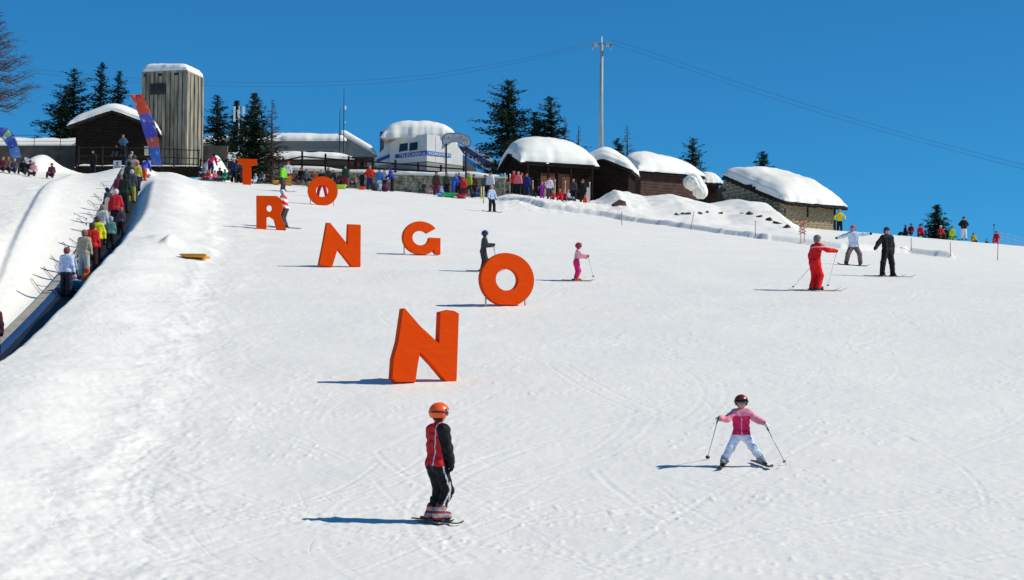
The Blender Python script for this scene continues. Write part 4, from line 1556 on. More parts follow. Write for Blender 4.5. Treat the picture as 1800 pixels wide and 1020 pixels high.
# ------------------------------------------------------------------ roof snow
def snow_cap(parent, L, Wd, zf, T, ax=0.0, ay=0.0, pu=5, pv=5, nu=44, nv=36, lump=.05, seed=0, droop=.12, name='roof_snow'):
    """cushion of snow on a roof; zf(x, y) is the roof surface, T the thickness"""
    u = np.sin(np.linspace(-1, 1, nu) * math.pi / 2)
    v = np.sin(np.linspace(-1, 1, nv) * math.pi / 2)
    U, Vv = np.meshgrid(u, v, indexing='ij')
    th = T * (1 + ax * U + ay * Vv) * np.maximum(0, 1 - np.abs(U) ** pu) ** .5 * np.maximum(0, 1 - np.abs(Vv) ** pv) ** .5
    wx = 1 + .03 * fbm(Vv * 4 + seed, U * 2, 4)
    X, Y = U * L / 2 * wx, Vv * Wd / 2 * (1 + .028 * fbm(U * 6 + seed, Vv * 2, 4))
    Z0 = zf(X, Y)
    e = np.maximum(np.abs(U) ** 8, np.abs(Vv) ** 8)
    Zt = Z0 + th + lump * 1.5 * fbm(X * .7 + seed, Y * .7, 5, .55) * (1 - e)
    strat = .045 * np.sin(th / T * 17 + seed) * sst((1 - th / T) * 2.5) * np.minimum(1, th / T * 5)
    # bulge over the eaves
    mid = th / T
    Xo = X + np.sign(U) * (droop + strat) * (np.abs(U) ** 6)
    Yo = Y + np.sign(Vv) * (droop + strat) * (np.abs(Vv) ** 6)
    A = np.stack([Xo, Yo, Zt], -1).reshape(-1, 3)
    Bt = np.stack([Xo, Yo, Z0 + .01], -1).reshape(-1, 3)
    i = np.arange(nu - 1)[:, None] * nv + np.arange(nv - 1)[None, :]
    q = np.stack([i, i + nv, i + nv + 1, i + 1], -1).reshape(-1, 4)
    off = nu * nv
    F = np.concatenate([q, q[:, ::-1] + off])
    return link(name, mesh_from(name, np.concatenate([A, Bt]), F, RSNOW, True), parent)


def softabs(y, e=.35):
    return np.sqrt(y * y + e * e) - e * .5


def gable_roof(hw, rise, Wd):
    return lambda X, Y: hw + rise * (1 - softabs(Y) / (Wd / 2))


def planks_wall(parent, x0, x1, y, z0, z1, n, m, top=None, axis='x', thick=.06, name='plank'):
    """horizontal boards; top(t) gives clip half-width for gables"""
    h = (z1 - z0) / n
    for i in range(n):
        zc_ = z0 + (i + .5) * h
        a, b = x0, x1
        if top is not None:
            a, b = top(zc_)
            if b - a < .1:
                continue
        c = ((a + b) / 2, y + random.uniform(-.01, .01), zc_) if axis == 'x' else (y + random.uniform(-.01, .01), (a + b) / 2, zc_)
        s = (b - a, thick, h - .025) if axis == 'x' else (thick, b - a, h - .025)
        MB().box(c, s).build(name, m, parent)


def hut(px, py, D, yaw, L, Wd, hw, rise, T, label, ax=0, ay=0, wood=WOOD, pu=5, pv=5, front=None, boards=8, ov=.35, cat='hut', droop=.12, lump=.05, seed=0):
    base_ = P(px, py, D)
    t = thing('hut', base_, yaw, label, cat)
    inner = mat('hut_core', (.012, .009, .008), .95)
    MB().box((0, 0, hw / 2), (L - .14, Wd - .14, hw)).build('wall', inner, t)
    for s in (-1, 1):
        planks_wall(t, -L / 2, L / 2, s * (Wd / 2 - .02), 0, hw, boards, wood)
        planks_wall(t, -Wd / 2 + .05, Wd / 2 - .05, s * (L / 2 - .02), 0, hw, boards, wood, axis='y')
        MB().add([(s * (L / 2 - .05), -Wd / 2, hw), (s * (L / 2 - .05), Wd / 2, hw), (s * (L / 2 - .05), 0, hw + rise)], [(0, 1, 2)]).build('gable', inner, t)
        planks_wall(t, 0, 0, s * (L / 2 - .02), hw, hw + rise, max(3, int(rise / .22)), wood, axis='y',
                    top=lambda z: (-(1 - (z + .08 - hw) / rise) * Wd / 2, (1 - (z + .08 - hw) / rise) * Wd / 2))
    # roof slabs
    for s in (-1, 1):
        wl = math.hypot(Wd / 2 + ov, rise * (1 + ov / (Wd / 2)))
        ang = math.atan2(rise, Wd / 2)
        M = Matrix.Rotation(-s * ang, 3, 'X')
        c = Vector((0, s * (Wd / 2 + ov) / 2, hw + rise - rise * (Wd / 2 + ov) / Wd - .02))
        MB().box(c, (L + 2 * ov, wl, .12), M=M).build('roof', SLATE, t)
    MB().box((0, 0, hw + rise - .04), (L + 2 * ov - .1, .16, .16)).build('ridge_beam', WOOD, t)
    zr = gable_roof(hw + .06, rise, Wd)
    snow_cap(t, L + 2 * ov - .1, Wd + 2 * ov - .1, zr, T, ax, ay, pu, pv, droop=droop, lump=lump, seed=seed)
    return t


# ------------------------------------------------------------------ big hut with the crowd
k155 = 155 / FPX
h1 = hut(962, 352, 155.5, R(22), 5.7, 4.2, 2.55, .95, 1.45, 'big dark timber hut with thick snow on its roof, people before it', ax=-.10, ay=.0, pu=3.2, pv=6, seed=3, boards=9, ov=.45, droop=.05)
for k, x in enumerate((-1.35, .1)):
    for j in range(5):
        MB().box((x + j * .24, -2.14, .95), (.225, .05, 1.7)).build('door_board', WOOD2, h1)
for x in (-2.7, -1.0, .9, 2.7):
    MB().box((x, -2.55, 1.25), (.13, .13, 2.5)).build('porch_post', WOOD, h1)
MB().box((0, -2.55, 2.50), (5.8, .14, .14)).build('eave_beam', WOOD, h1)
# free-standing pale posts (upright skis and stakes)
for i, (px, top, bot, d, lb) in enumerate([(887, 296, 336, 146, 'leftmost pale stake at the left corner of the big hut'), (896, 300, 338, 146, 'second pale stake at the left corner of the big hut'),
                                            (936, 316, 346, 145.5, 'pale stake left of the orange brown door'), (958, 312, 340, 149, 'pale stake behind the purple snowsuit'),
                                            (975, 311, 345, 148, 'pale stake right of the pale pink jacket'), (993, 311, 345, 147, 'thick pale stake above the seated people in red'),
                                            (1036, 312, 349, 146, 'white topped stake at the right corner of the big hut')]):
    p = gp(px, d)
    hgt = (bot - top) * d / FPX
    o = thing('stake', p, 0, lb, 'stake', 'stakes and upright skis before the big hut')
    MB().tube([(0, 0, -.1), (.02, 0, hgt * .95)], [.055, .045], 6).build('shaft', PALEWOOD, o, True)
    MB().tube([(.02, 0, hgt * .95), (.02, 0, hgt)], [.065, .05], 6).build('cap', WHITE, o, True)
p = gp(1033, 145.5)
o = thing('notice_board', p, R(3), 'white notice panel standing beside the child in orange red', 'sign')
MB().box((0, 0, .62), (.26, .04, 1.1)).build('panel', WHITE, o)
MB().tube([(0, .05, -.2), (0, .05, .8)], .03, 6).build('post', PALEWOOD, o)

# two small huts to the right
hut(1066, 352, 160, R(78), 3.6, 4.1, 2.1, .95, 1.15, 'low dark hut with a domed snow cap, second from the big hut', ax=.0, ay=.05, pu=4, pv=3.4, seed=9, boards=7, droop=.1)
h3 = hut(1157, 352, 166, R(30), 5.9, 3.6, 2.0, .9, 1.05, 'long brown hut under a sloping snow roof, third from the left', ax=-.30, pu=2.6, pv=5, wood=mat('purple_brown_wood', (.075, .035, .03), .85, noise=.3, nscale=3), seed=5)
h4 = hut(1245, 366, 170, R(12), 1.2, 2.2, 1.95, .5, .65, 'smallest snow covered shed left of the stone hut', pu=3, pv=4, seed=12, boards=5, ov=.25)
# fallen clump of roof snow beside it
c = P(1222, 327, 163)
m_ = 26
ax_ = np.linspace(-1.15, 1.15, 2 * m_ + 1)
GG = np.stack(np.meshgrid(ax_, ax_, ax_, indexing='ij'), -1)
dd = np.minimum(np.sqrt(((GG[..., 0] + .15) / .70) ** 2 + (GG[..., 1] / .8) ** 2 + ((GG[..., 2] - .25) / .62) ** 2) - 1, np.sqrt(((GG[..., 0] - .35) / .55) ** 2 + (GG[..., 1] / .6) ** 2 + ((GG[..., 2] + .35) / .60) ** 2) - 1) + .06 * np.sin(GG[..., 0] * 5 + 1) * np.sin(GG[..., 2] * 6) + .05 * np.sin(GG[..., 0] * 13) * np.sin(GG[..., 1] * 11 + GG[..., 2] * 9)
v, q = surface_nets(dd, (-1.15,) * 3, ax_[1] - ax_[0])
o = link('snow_lump', mesh_from('snow_lump', v * 1.15, q, RSNOW, True), loc=c)
tag(o, 'big round lump of snow hanging at the right end of the long brown hut', 'snow lump')


# ------------------------------------------------------------------ stone hut
def stone_mesh(seed, m):
    rg = random.Random(seed)
    V = []
    for z in (-.5, .5):
        for (x, y) in ((-.5, -.5), (.5, -.5), (.5, .5), (-.5, .5)):
            V.append((x * rg.uniform(.86, 1.0), y * rg.uniform(.8, 1.0), z * rg.uniform(.84, 1.0)))
    # extra centre bulge on the outer face (-y)
    V.append((rg.uniform(-.15, .15), -.62, rg.uniform(-.15, .15)))
    F = [(3, 2, 1, 0), (4, 5, 6, 7), (1, 2, 6, 5), (2, 3, 7, 6), (3, 0, 4, 7), (0, 1, 8), (1, 5, 8), (5, 4, 8), (4, 0, 8)]
    return mesh_from('stone', V, F, m)


STONES = {m.name: [stone_mesh(i, m) for i in range(6)] for m in (STONEM, STONEG, RUSTST, SLATE)}


def stone_hut():
    yaw = R(33)
    corner = P(1381, 409, 149)
    t = thing('stone_hut', corner, yaw, 'stone hut with slate eaves and a huge sloping snow slab, at the right', 'hut')
    L, Wd, hw, rise = 4.9, 6.6, 2.35, 2.55      # L along the eave, Wd towards the ridge
    dark = mat('stone_core', (.06, .05, .035), .95)
    MB().add([(0.05, 0.05, 0), (L - .05, .05, 0), (L - .05, Wd + 1.5, 0), (.05, Wd + 1.5, 0), (.05, .05, hw), (L - .05, .05, hw), (L - .05, Wd, hw + rise), (.05, Wd, hw + rise), (L - .05, Wd + 1.5, hw + rise - .8), (.05, Wd + 1.5, hw + rise - .8)],
             [(0, 1, 5, 4), (1, 2, 8, 6, 5), (2, 3, 9, 8), (3, 0, 4, 7, 9), (4, 5, 6, 7), (7, 6, 8, 9)]).build('wall', dark, t)
    rg = random.Random(4)
    # eave-side wall
    z = -.3
    while z < hw - .12:
        hh = rg.uniform(.12, .24)
        x = rg.uniform(-.12, .05)
        while x < L - .05:
            w_ = min(rg.uniform(.18, .62), L - x)
            if w_ > .1:
                o = link('stone', rg.choice(STONES['ochre_stone']), t, (x + w_ / 2, .02 + rg.uniform(-.02, .02), z + hh / 2))
                o.scale = (w_ * 1.02, .22, hh * rg.uniform(.92, 1.08))
            x += w_
        z += hh
    # gable wall, in shade
    z = -.2
    while z < hw + rise - .3:
        hh = rg.uniform(.24, .34)
        y = max(0.15, (z + hh - hw) / rise * Wd) if z + hh > hw else .15
        while y < Wd + .2:
            w_ = rg.uniform(.5, .9)
            o = link('stone', rg.choice(STONES['grey_green_stone']), t, (.03, y + w_ / 2, z + hh / 2), (0, 0, -math.pi / 2))
            o.scale = (w_ * .97, .22, hh * .95)
            y += w_
        z += hh
    # window slit and door timber
    MB().box((2.1, -.10, 1.75), (.12, .08, .9)).build('window_slit', mat('hut_core', (0, 0, 0)), t)
    MB().box((L - .08, -.10, 1.1), (.16, .10, 2.3)).build('corner_post', WOOD, t)
    # slates along the eave and the verge
    ang = math.atan2(rise, Wd)
    for i in range(14):
        w_ = .44
        o = link('slate', rg.choice(STONES['dark_slate']), t, (-.35 + i * w_, -.35 + rg.uniform(-.08, .08), hw - .14 + rg.uniform(-.05, .05)), (ang, 0, rg.uniform(-.06, .06)))
        o.scale = (w_ * 1.05, .9, .22)
        o = link('slate', rg.choice(STONES['dark_slate']), t, (-.3 + i * w_, .05 + rg.uniform(-.08, .08), hw + .03 + rg.uniform(-.03, .03)), (ang, 0, rg.uniform(-.06, .06)))
        o.scale = (w_ * 1.05, .9, .20)
    for i in range(12):
        y = .1 + i * Wd / 12
        for kz, xo in ((0, -.28), (.14, -.16)):
            o = link('slate', rg.choice(STONES['dark_slate']), t, (xo + rg.uniform(-.05, .08), y + .25, hw + rise * (y + .25) / Wd - .06 + kz * 1.1), (ang * .35, rg.uniform(-.05, .05), 0))
            o.scale = (.75, .72, .26)
    MB().add([(-.3, -.2, hw + .02), (L + .9, -.2, hw + .02), (L + .9, Wd, hw + rise + .05), (-.3, Wd, hw + rise + .05), (-.3, -.2, hw - .12), (L + .9, -.2, hw - .12), (L + .9, Wd, hw + rise - .08), (-.3, Wd, hw + rise - .08)],
             [(0, 1, 2, 3), (7, 6, 5, 4), (0, 4, 5, 1), (1, 5, 6, 2), (2, 6, 7, 3), (3, 7, 4, 0)]).build('roof', SLATE, t)
    cap = snow_cap(t, L + 1.3, Wd + .9, lambda X, Y: hw + .10 + rise * np.clip((Y + Wd / 2) / Wd, -.1, 1.03), 1.35, ax=-.02, ay=-.05, pu=3.4, pv=3.2, lump=.08, droop=.02, seed=2)
    cap.location = (L / 2 + .15, Wd / 2 - .1, 0)


stone_hut()

# loose stones sticking out of the snow bank
rg = random.Random(17)
for (px, py, s, lb) in [(1190, 379, .30, 'leftmost dark stone poking out of the snow bank'), (1200, 377, .22, 'small rusty stone right of the leftmost one'), (1209, 378, .34, 'arched rusty stone pair in the snow bank'),
                        (1231, 376, .26, 'small rusty stone in the middle of the snow bank'), (1243, 374, .26, 'dark stone between the middle stones and the hut'), (1267, 376, .28, 'upright dark stone in the snow bank'),
                        (1304, 377, .22, 'small dark stone left of the row near the stone hut'), (1318, 379, .42, 'tilted dark slab near the stone hut'), (1335, 384, .40, 'flat dark stone left of the stone hut'),
                        (1352, 389, .45, 'rusty flat stone below the tilted slab'), (1366, 394, .45, 'rusty stone at the foot of the stone hut'), (1383, 402, .42, 'reddish stone at the corner of the stone hut'),
                        (1088, 362, .75, 'added dark reddish stone standing in for the dark hollow of the snow bank')]:  # last entry: brown stone added to stand in for a dark hollow
    p = hit(px, py, dmax=160)
    o = link('stone', random.choice(STONES['rusty_stone']), None, p + Vector((0, 0, .03)), (random.uniform(-.6, .6), random.uniform(-.7, .7), random.uniform(-.9, .9)))
    o.scale = (s * rg.uniform(.7, 1.2), s * .9, s * rg.uniform(.45, .8))
    tag(o, lb, 'stone', 'stones poking out of the snow bank')


# ------------------------------------------------------------------ tower
def tower():
    D = 168
    k = D / FPX
    base_ = P(302, 300, D)
    t = thing('concrete_tower', base_, R(-14), 'tall ribbed concrete tower with a cap of snow, behind the platform fence', 'tower')
    Wx, Wy, Hh = 84 * k, 3.6, 172 * k
    MB().box((0, 0, Hh / 2 - .2), (Wx - .2, Wy - .2, Hh - .1)).build('core', mat('tower_core', (.035, .033, .028), .95), t)
    n = 11
    for i in range(n):
        w_ = Wx / n
        MB().box((-Wx / 2 + (i + .5) * w_, -Wy / 2 + .06 + (0.05 if i % 3 == 1 else 0), Hh / 2 - .2 - (.15 if i % 4 == 0 else 0)), (w_ - .07, .22, Hh - (.3 if i % 4 == 0 else 0))).build('panel', CONC, t)
    for i in range(9):
        w_ = Wy / 9
        MB().box((Wx / 2 - .06 - (0.05 if i % 2 else 0), -Wy / 2 + (i + .5) * w_ + .01, Hh / 2 - .2), (.22, w_ - .10, Hh - .02)).build('panel', CONC, t)
        MB().box((-Wx / 2 + .06, -Wy / 2 + (i + .5) * w_ + .01, Hh / 2 - .2), (.22, w_ - .10, Hh - .02)).build('panel', CONC, t)
    MB().box((-.55, -Wy / 2 - .06, Hh - 1.6), (1.45, .06, .95)).build('hatch', mat('tower_core', (0, 0, 0)), t)
    for i in range(3):
        MB().box((-.95 + i * .40, -Wy / 2 - .10, Hh - 1.5), (.28, .04, .5)).build('vent', BLACK, t)
    MB().box((0, 0, Hh - .18), (Wx + .06, Wy + .06, .16)).build('coping', CONC, t)
    snow_cap(t, Wx * .98, Wy * .98, lambda X, Y: Hh - .10 + 0 * X, .75, ax=-.12, pu=9, pv=9, lump=.03, droop=.03, seed=8)


tower()

# ------------------------------------------------------------------ chalet on the left
ch = hut(203, 300, 164, R(-86), 4.5, 5.9, 3.35, 1.15, .85, 'dark timber chalet with gable front and snow roof left of the tower', pu=6, pv=7, ov=.6, boards=12, cat='chalet', seed=21, droop=.05)
MB().box((-2.3, 0, 3.95), (.04, 1.6, .18)).build('name_board', mat('dull_board', (.09, .07, .055), .7), ch)
for i in range(3):
    MB().box((-2.3, -2.0 + i * 1.7, 2.2), (.05, .8, .8)).build('window', GLASS, ch)


# ------------------------------------------------------------------ terrace walls and platform
def rail_fence(pts_top, pts_bot, D, rails, rpost, m, label, cat='fence', rr=.035):
    p0 = P(pts_bot[0][0], pts_bot[0][1], D[0])
    t = thing('railing', p0, 0, label, cat)
    A, Bm = [], []
    for i, (a, b) in enumerate(zip(pts_top, pts_bot)):
        d = D[i]
        pa, pb_ = P(a[0], a[1], d), P(b[0], b[1], d)
        pa.x, pa.y = pb_.x, pb_.y
        MB().tube([pb_ - p0, pa - p0], rpost, 6).build('post', m, t)
        A.append(pa - p0)
        Bm.append(pb_ - p0)
    for f in rails:
        for i in range(len(A) - 1):
            a = Bm[i].lerp(A[i], f)
            b = Bm[i + 1].lerp(A[i + 1], f)
            MB().tube([a, b], rr, 6).build('rail', m, t)
    return t


# grey terrace wall far left, with snow and railing
pw = P(60, 300, 170)
t = thing('terrace_wall', pw, 0, 'long low grey brown wall with snow on top at the far left', 'wall')
MB().box((3.5, 0, .85), (26, .5, 2.5)).build('wall', mat('brown_render', (.10, .085, .07), .9, noise=.25, nscale=1.2), t)
snow_cap(t, 22, 6, lambda X, Y: 2.1 + 0 * X + .12 * (Y + 3), .75, pu=10, pv=4, lump=.08, seed=30).location = (-1, 2.8, 0)
rail_fence([(x, 237) for x in (-30, 14, 60, 106, 140)], [(x, 262) for x in (-30, 14, 60, 106, 140)], [169] * 5, (.98, .55), .03, STEEL, 'thin dark railing on the low wall at the far left', rr=.02)

# platform above the lift
pp = P(243, 306, 148)
t = thing('platform', pp, R(1), 'dark timber landing platform at the top of the carpet lift', 'platform')
nb_ = 9
for i in range(nb_):
    MB().box((-4.65 + (i + .5) * 9.3 / nb_, 0, .22), (9.3 / nb_ - .03, .12, .72)).build('facing_board', WOOD, t)
MB().box((0, 2.0, .40), (9.3, 3.9, .2)).build('deck', WOOD, t)
snow_cap(t, 9.2, 3.6, lambda X, Y: .50 + 0 * X, .3, pu=12, pv=8, lump=.06, seed=31).location = (0, 2.05, 0)
rail_fence([(138, 257), (180, 256), (222, 257), (262, 258), (306, 260), (349, 262)], [(138, 293), (180, 294), (222, 294), (262, 295), (306, 296), (349, 297)], [147.5] * 6, (.93, .52, .22), .055, STEEL,
           'dark railing of posts and three rails above the carpet lift')
# signs at the top of the lift
for (px, lb) in ((206, 'left white warning sign at the top of the carpet lift'), (258, 'right white warning sign at the top of the carpet lift')):
    p = P(px, 306, 143)
    o = thing('warning_sign', p, 0, lb, 'sign', 'white signs at the lift top')
    MB().tube([(0, .03, -.2), (0, .03, .9)], .03, 6).build('post', GALV, o)
    MB().box((0, 0, .66), (.58, .03, .62)).build('panel', mat('dull_white', (.5, .5, .52), .5), o)
    MB().ball((0, -.03, .83), (.06, .012, .06), 10, 6).build('figure_head', BLACK, o)
    MB().box((0, -.025, .70), (.07, .012, .16)).build('figure_body', BLACK, o)
    for k in range(2):
        MB().box((0, -.025, .53 - k * .08), (.40, .012, .022)).build('text_line', BLACK, o)
o = thing('utility_box', P(259, 275, 157), 0, 'small cream utility box behind the orange and blue banner', 'box')
MB().box((0, 0, .42), (.42, .35, .62)).build('cabinet', mat('cream_paint', (.62, .58, .42), .5), o)
MB().box((0, -.185, .42), (.34, .02, .52)).build('door', mat('cream_paint2', (.56, .52, .38), .5), o)
MB().box((0, 0, .76), (.48, .42, .05)).build('lid', GALV, o)


# ------------------------------------------------------------------ banners
def banner_mat(name, stops, splash):
    m = bpy.data.materials.new(name)
    m.use_nodes = True
    nt = m.node_tree
    L = nt.links
    b = nt.nodes['Principled BSDF']
    b.inputs['Roughness'].default_value = .6
    uv = nt.nodes.new('ShaderNodeUVMap')
    sp = nt.nodes.new('ShaderNodeSeparateXYZ')
    L.new(uv.outputs[0], sp.inputs[0])
    cr = nt.nodes.new('ShaderNodeValToRGB')
    cr.color_ramp.interpolation = 'CONSTANT'
    n0 = nt.nodes.new('ShaderNodeTexNoise')
    n0.inputs['Scale'].default_value = 4
    L.new(uv.outputs[0], n0.inputs[0])
    ma = nt.nodes.new('ShaderNodeMath')
    ma.operation = 'MULTIPLY_ADD'
    ma.inputs[1].default_value = .05
    L.new(n0.outputs[0], ma.inputs[0])
    L.new(sp.outputs[1], ma.inputs[2])
    L.new(ma.outputs[0], cr.inputs[0])
    els = cr.color_ramp.elements
    els[0].position, els[0].color = stops[0][0], (*stops[0][1], 1)
    els[1].position, els[1].color = stops[1][0], (*stops[1][1], 1)
    for p_, c_ in stops[2:]:
        e = els.new(p_)
        e.color = (*c_, 1)
    # printed splashes
    n = nt.nodes.new('ShaderNodeTexNoise')
    n.inputs['Scale'].default_value = 9
    n.inputs['Detail'].default_value = 3
    L.new(uv.outputs[0], n.inputs[0])
    mr = nt.nodes.new('ShaderNodeMapRange')
    mr.inputs[1].default_value = .58
    mr.inputs[2].default_value = .66
    L.new(n.outputs[0], mr.inputs[0])
    mx = nt.nodes.new('ShaderNodeMix')
    mx.data_type = 'RGBA'
    L.new(mr.outputs[0], mx.inputs[0])
    L.new(cr.outputs[0], mx.inputs[6])
    mx.inputs[7].default_value = (*splash, 1)
    L.new(mx.outputs[2], b.inputs['Base Color'])
    return m


def feather_banner(D, right, left, label, m, base_px):
    p0 = P(base_px[0], base_px[1], D)
    t = thing('feather_banner', p0, 0, label, 'banner')
    n = len(right)
    V, UV = [], []
    cols_ = 5
    for i in range(n):
        r = P(right[i][0], right[i][1], D) - p0
        l = P(left[i][0], left[i][1], D) - p0
        for j in range(cols_):
            f = j / (cols_ - 1)
            q = l.lerp(r, f)
            q.y += .10 * math.sin(f * math.pi) + .06 * math.sin(i * .9 + f * 3) - .0
            V.append(q)
            UV.append((f * .35, 1 - i / (n - 1)))
    F = []
    for i in range(n - 1):
        for j in range(cols_ - 1):
            a = i * cols_ + j
            F.append((a, a + cols_, a + cols_ + 1, a + 1))
    me = mesh_from('cloth', V, F, m, True)
    uvl = me.uv_layers.new(name='UVMap')
    for lp in me.loops:
        uvl.data[lp.index].uv = UV[lp.vertex_index]
    c_ = link('flag_cloth', me, t)
    md = c_.modifiers.new('thick', 'SOLIDIFY')
    md.thickness = .012
    rr = [P(a, b, D) - p0 + Vector((.03, .06, 0)) for a, b in right][::-1]
    foot = rr[0] + Vector((0, 0, -.6))
    MB().tube([foot] + rr, .02, 6).build('pole', STEEL, t, True)


def interp_path(pts_, n):
    pts_ = np.array(pts_, float)
    d = np.concatenate([[0], np.cumsum(np.linalg.norm(np.diff(pts_, axis=0), axis=1))])
    s = np.linspace(0, d[-1], n)
    return [(float(np.interp(q, d, pts_[:, 0])), float(np.interp(q, d, pts_[:, 1]))) for q in s]


bm1 = banner_mat('banner_orange_blue', [(0, (.04, .12, .50)), (.27, (.50, .08, .05)), (.40, (.05, .06, .42)), (.62, (.10, .10, .45)), (.74, (.78, .07, .015))], (.35, .35, .62))
feather_banner(144, interp_path([(248, 165), (260, 185), (271, 215), (279, 250), (284, 291)], 14), interp_path([(229, 167), (236, 183), (245, 205), (253, 235), (262, 262), (268, 291)], 14),
               'tall feather banner, orange at the top and blue below, leaning by the lift', bm1, (284, 300))
bm2 = banner_mat('banner_blue', [(0, (.10, .22, .55)), (.3, (.03, .08, .40)), (.5, (.06, .12, .50)), (.62, (.35, .50, .25)), (.75, (.05, .09, .42))], (.30, .42, .70))
feather_banner(141, interp_path([(-6, 224), (10, 225), (22, 236), (30, 252), (38, 277)], 14), interp_path([(-12, 236), (-2, 240), (6, 246), (14, 258), (20, 277)], 14),
               'short blue feather banner cut by the left picture edge', bm2, (38, 290))
o = thing('notice_board', P(46, 300, 138), R(8), 'small white board leaning over the people at the upper left', 'sign')
MB().box((0, 0, .75), (.32, .03, .3), M=Matrix.Rotation(.4, 3, 'Y')).build('panel', WHITE, o)
MB().tube([(0, .04, 0), (0, .04, .7)], .02, 6).build('post', STEEL, o)


# ------------------------------------------------------------------ stone retaining wall with fence
def retaining_wall():
    segs = [(455, 296, 155), (560, 301, 154.5), (660, 305, 154), (760, 309, 153), (892, 314, 152.5)]
    p0 = P(455, 345, 155)
    t = thing('retaining_wall', p0, 0, 'long rough stone wall behind the crowd with snow along its top', 'wall')
    tops = [P(a, b, d) - p0 for a, b, d in segs]
    rg = random.Random(8)
    core = MB()
    Vs, Fs = [], []
    sb = MB()
    for i in range(len(tops) - 1):
        a, b = tops[i], tops[i + 1]
        dirv = (b - a)
        L = math.hypot(dirv.x, dirv.y)
        yaw = math.atan2(dirv.y, dirv.x)
        zt = min(a.z, b.z)
        core.box(((a.x + b.x) / 2, (a.y + b.y) / 2 + .25, (a.z + b.z) / 2 - 1.45), (L, .5, 2.8), yaw)
        z = -2.6
        while z < 0:
            hh = rg.uniform(.13, .26)
            x = 0
            while x < L:
                w_ = min(rg.uniform(.16, .42), L - x + .02)
                f = (x + w_ / 2) / L
                zz = a.z + (b.z - a.z) * f + z + hh / 2
                c = (a.x + dirv.x * f, a.y + dirv.y * f - .04 + rg.uniform(-.035, .035), zz)
                base_i = len(sb.V)
                sb.box(c, (w_ * .94, .2, hh * .92), yaw + rg.uniform(-.08, .08))
                for q in range(base_i, len(sb.V)):
                    v = sb.V[q]
                    sb.V[q] = (v[0] + rg.uniform(-.015, .015), v[1] + rg.uniform(-.03, .03), v[2] + rg.uniform(-.015, .015))
                x += w_
            z += hh
    core.build('wall_core', mat('mortar', (.12, .11, .09), .95), t)
    o_ = sb.build('stone_facing', STONEG, t)
    o_['kind'] = 'stuff'
    # snow along the top
    V, F = [], []
    xs = np.linspace(tops[0].x, tops[-1].x, 120)
    prf = [(-.28, -.04), (-.32, .06), (-.22, .22), (0, .30), (.5, .34), (1.6, .30), (3.4, .34), (3.5, -.1)]
    for x in xs:
        f = (x - tops[0].x) / (tops[-1].x - tops[0].x)
        y = np.interp(x, [q.x for q in tops], [q.y for q in tops])
        z = np.interp(x, [q.x for q in tops], [q.z for q in tops])
        nz = float(vnoise(np.array([x * .6]), np.array([3.3]))[0])
        n2 = float(vnoise(np.array([x * 1.7]), np.array([8.3]))[0])
        for (a, b) in prf:
            V.append((x, y + a + .04 * n2, z + b * (1 + .45 * nz) + (.0)))
    m_ = len(prf)
    for i in range(len(xs) - 1):
        for j in range(m_ - 1):
            a = i * m_ + j
            F.append((a, a + 1, a + m_ + 1, a + m_)[::-1])
    link('wall_snow', mesh_from('wall_snow', V, F, RSNOW, True), t)


retaining_wall()
fx = [(455, 277), (490, 279), (531, 266), (572, 270), (613, 274), (655, 277), (695, 281), (735, 285), (775, 290), (815, 293)]
rail_fence([(a, b) for a, b in fx], [(a, 298 + (a - 500) * .035) for a, b in fx], [153.4] * 10, (.72, .30), .085, WOOD, 'rustic dark wooden fence along the top of the stone wall', rr=.06)
rail_fence([(352, 279), (392, 281), (430, 281)], [(352, 303), (392, 303), (430, 303)], [157] * 3, (.85, .4), .06, WOOD, 'short dark wooden fence between the tower and the letter T', rr=.04)


# ------------------------------------------------------------------ long snow-covered building
def long_building():
    D = 192
    k = D / FPX
    p0 = P(480, 330, D)
    t = thing('long_building', p0, 0, 'long low grey building under a smooth sheet of snow behind the spruce', 'building')
    X = lambda px: (px - 480) * k
    Z = lambda py: (330 - py) * k
    MB().box(((X(355) + X(606)) / 2, 3, Z(262) / 2), (X(606) - X(355), 6, Z(262) + .0)).build('wall', GREYW, t)
    MB().box(((X(355) + X(606)) / 2, -.12, (Z(246) + Z(262)) / 2), (X(606) - X(355) + .1, .22, Z(246) - Z(262))).build('fascia', mat('grey_fascia', (.22, .22, .215), .7, noise=.08), t)
    # snow sheets, stepped
    snow_cap(t, X(606) - X(470), 7.5, lambda A, B: Z(247) + 0 * A + .02 * B, .95, pu=16, pv=6, lump=.04, seed=41).location = ((X(470) + X(606)) / 2, 3.4, 0)
    snow_cap(t, X(480) - X(352), 7.5, lambda A, B: Z(250) + 0 * A + .02 * B, .80, pu=9, pv=6, lump=.04, seed=42).location = ((X(480) + X(352)) / 2, 3.3, 0)
    # right wing whose roof falls to the right
    MB().prism([(X(606), 0), (X(606), Z(240)), (X(660), Z(270)), (X(660), 0)], .2, 7).build('side_wing', GREYW, t)
    V, F = [], []
    n = 24
    for i in range(n + 1):
        f = i / n
        px = 600 + (662 - 600) * f
        zb = Z(240) + (Z(272) - Z(240)) * max(0, (px - 606) / 54)
        th = .62 * min(1, (1 - f) * 6) ** .5 + .05
        for (yy, dz) in ((0, 0), (-.05, .5), (.15, 1), (6.8, 1), (7.1, 0)):
            V.append((X(px), yy, zb + dz * th))
    for i in range(n):
        for j in range(4):
            a = i * 5 + j
            F.append((a, a + 5, a + 6, a + 1))
    link('wing_snow', mesh_from('wing_snow', V, F, RSNOW, True), t)
    # small windows
    for px in (372, 396, 520, 548, 576):
        MB().box((X(px), -.02, Z(272)), (1.0, .06, .7)).build('window', GLASS, t)
    return t


long_building()
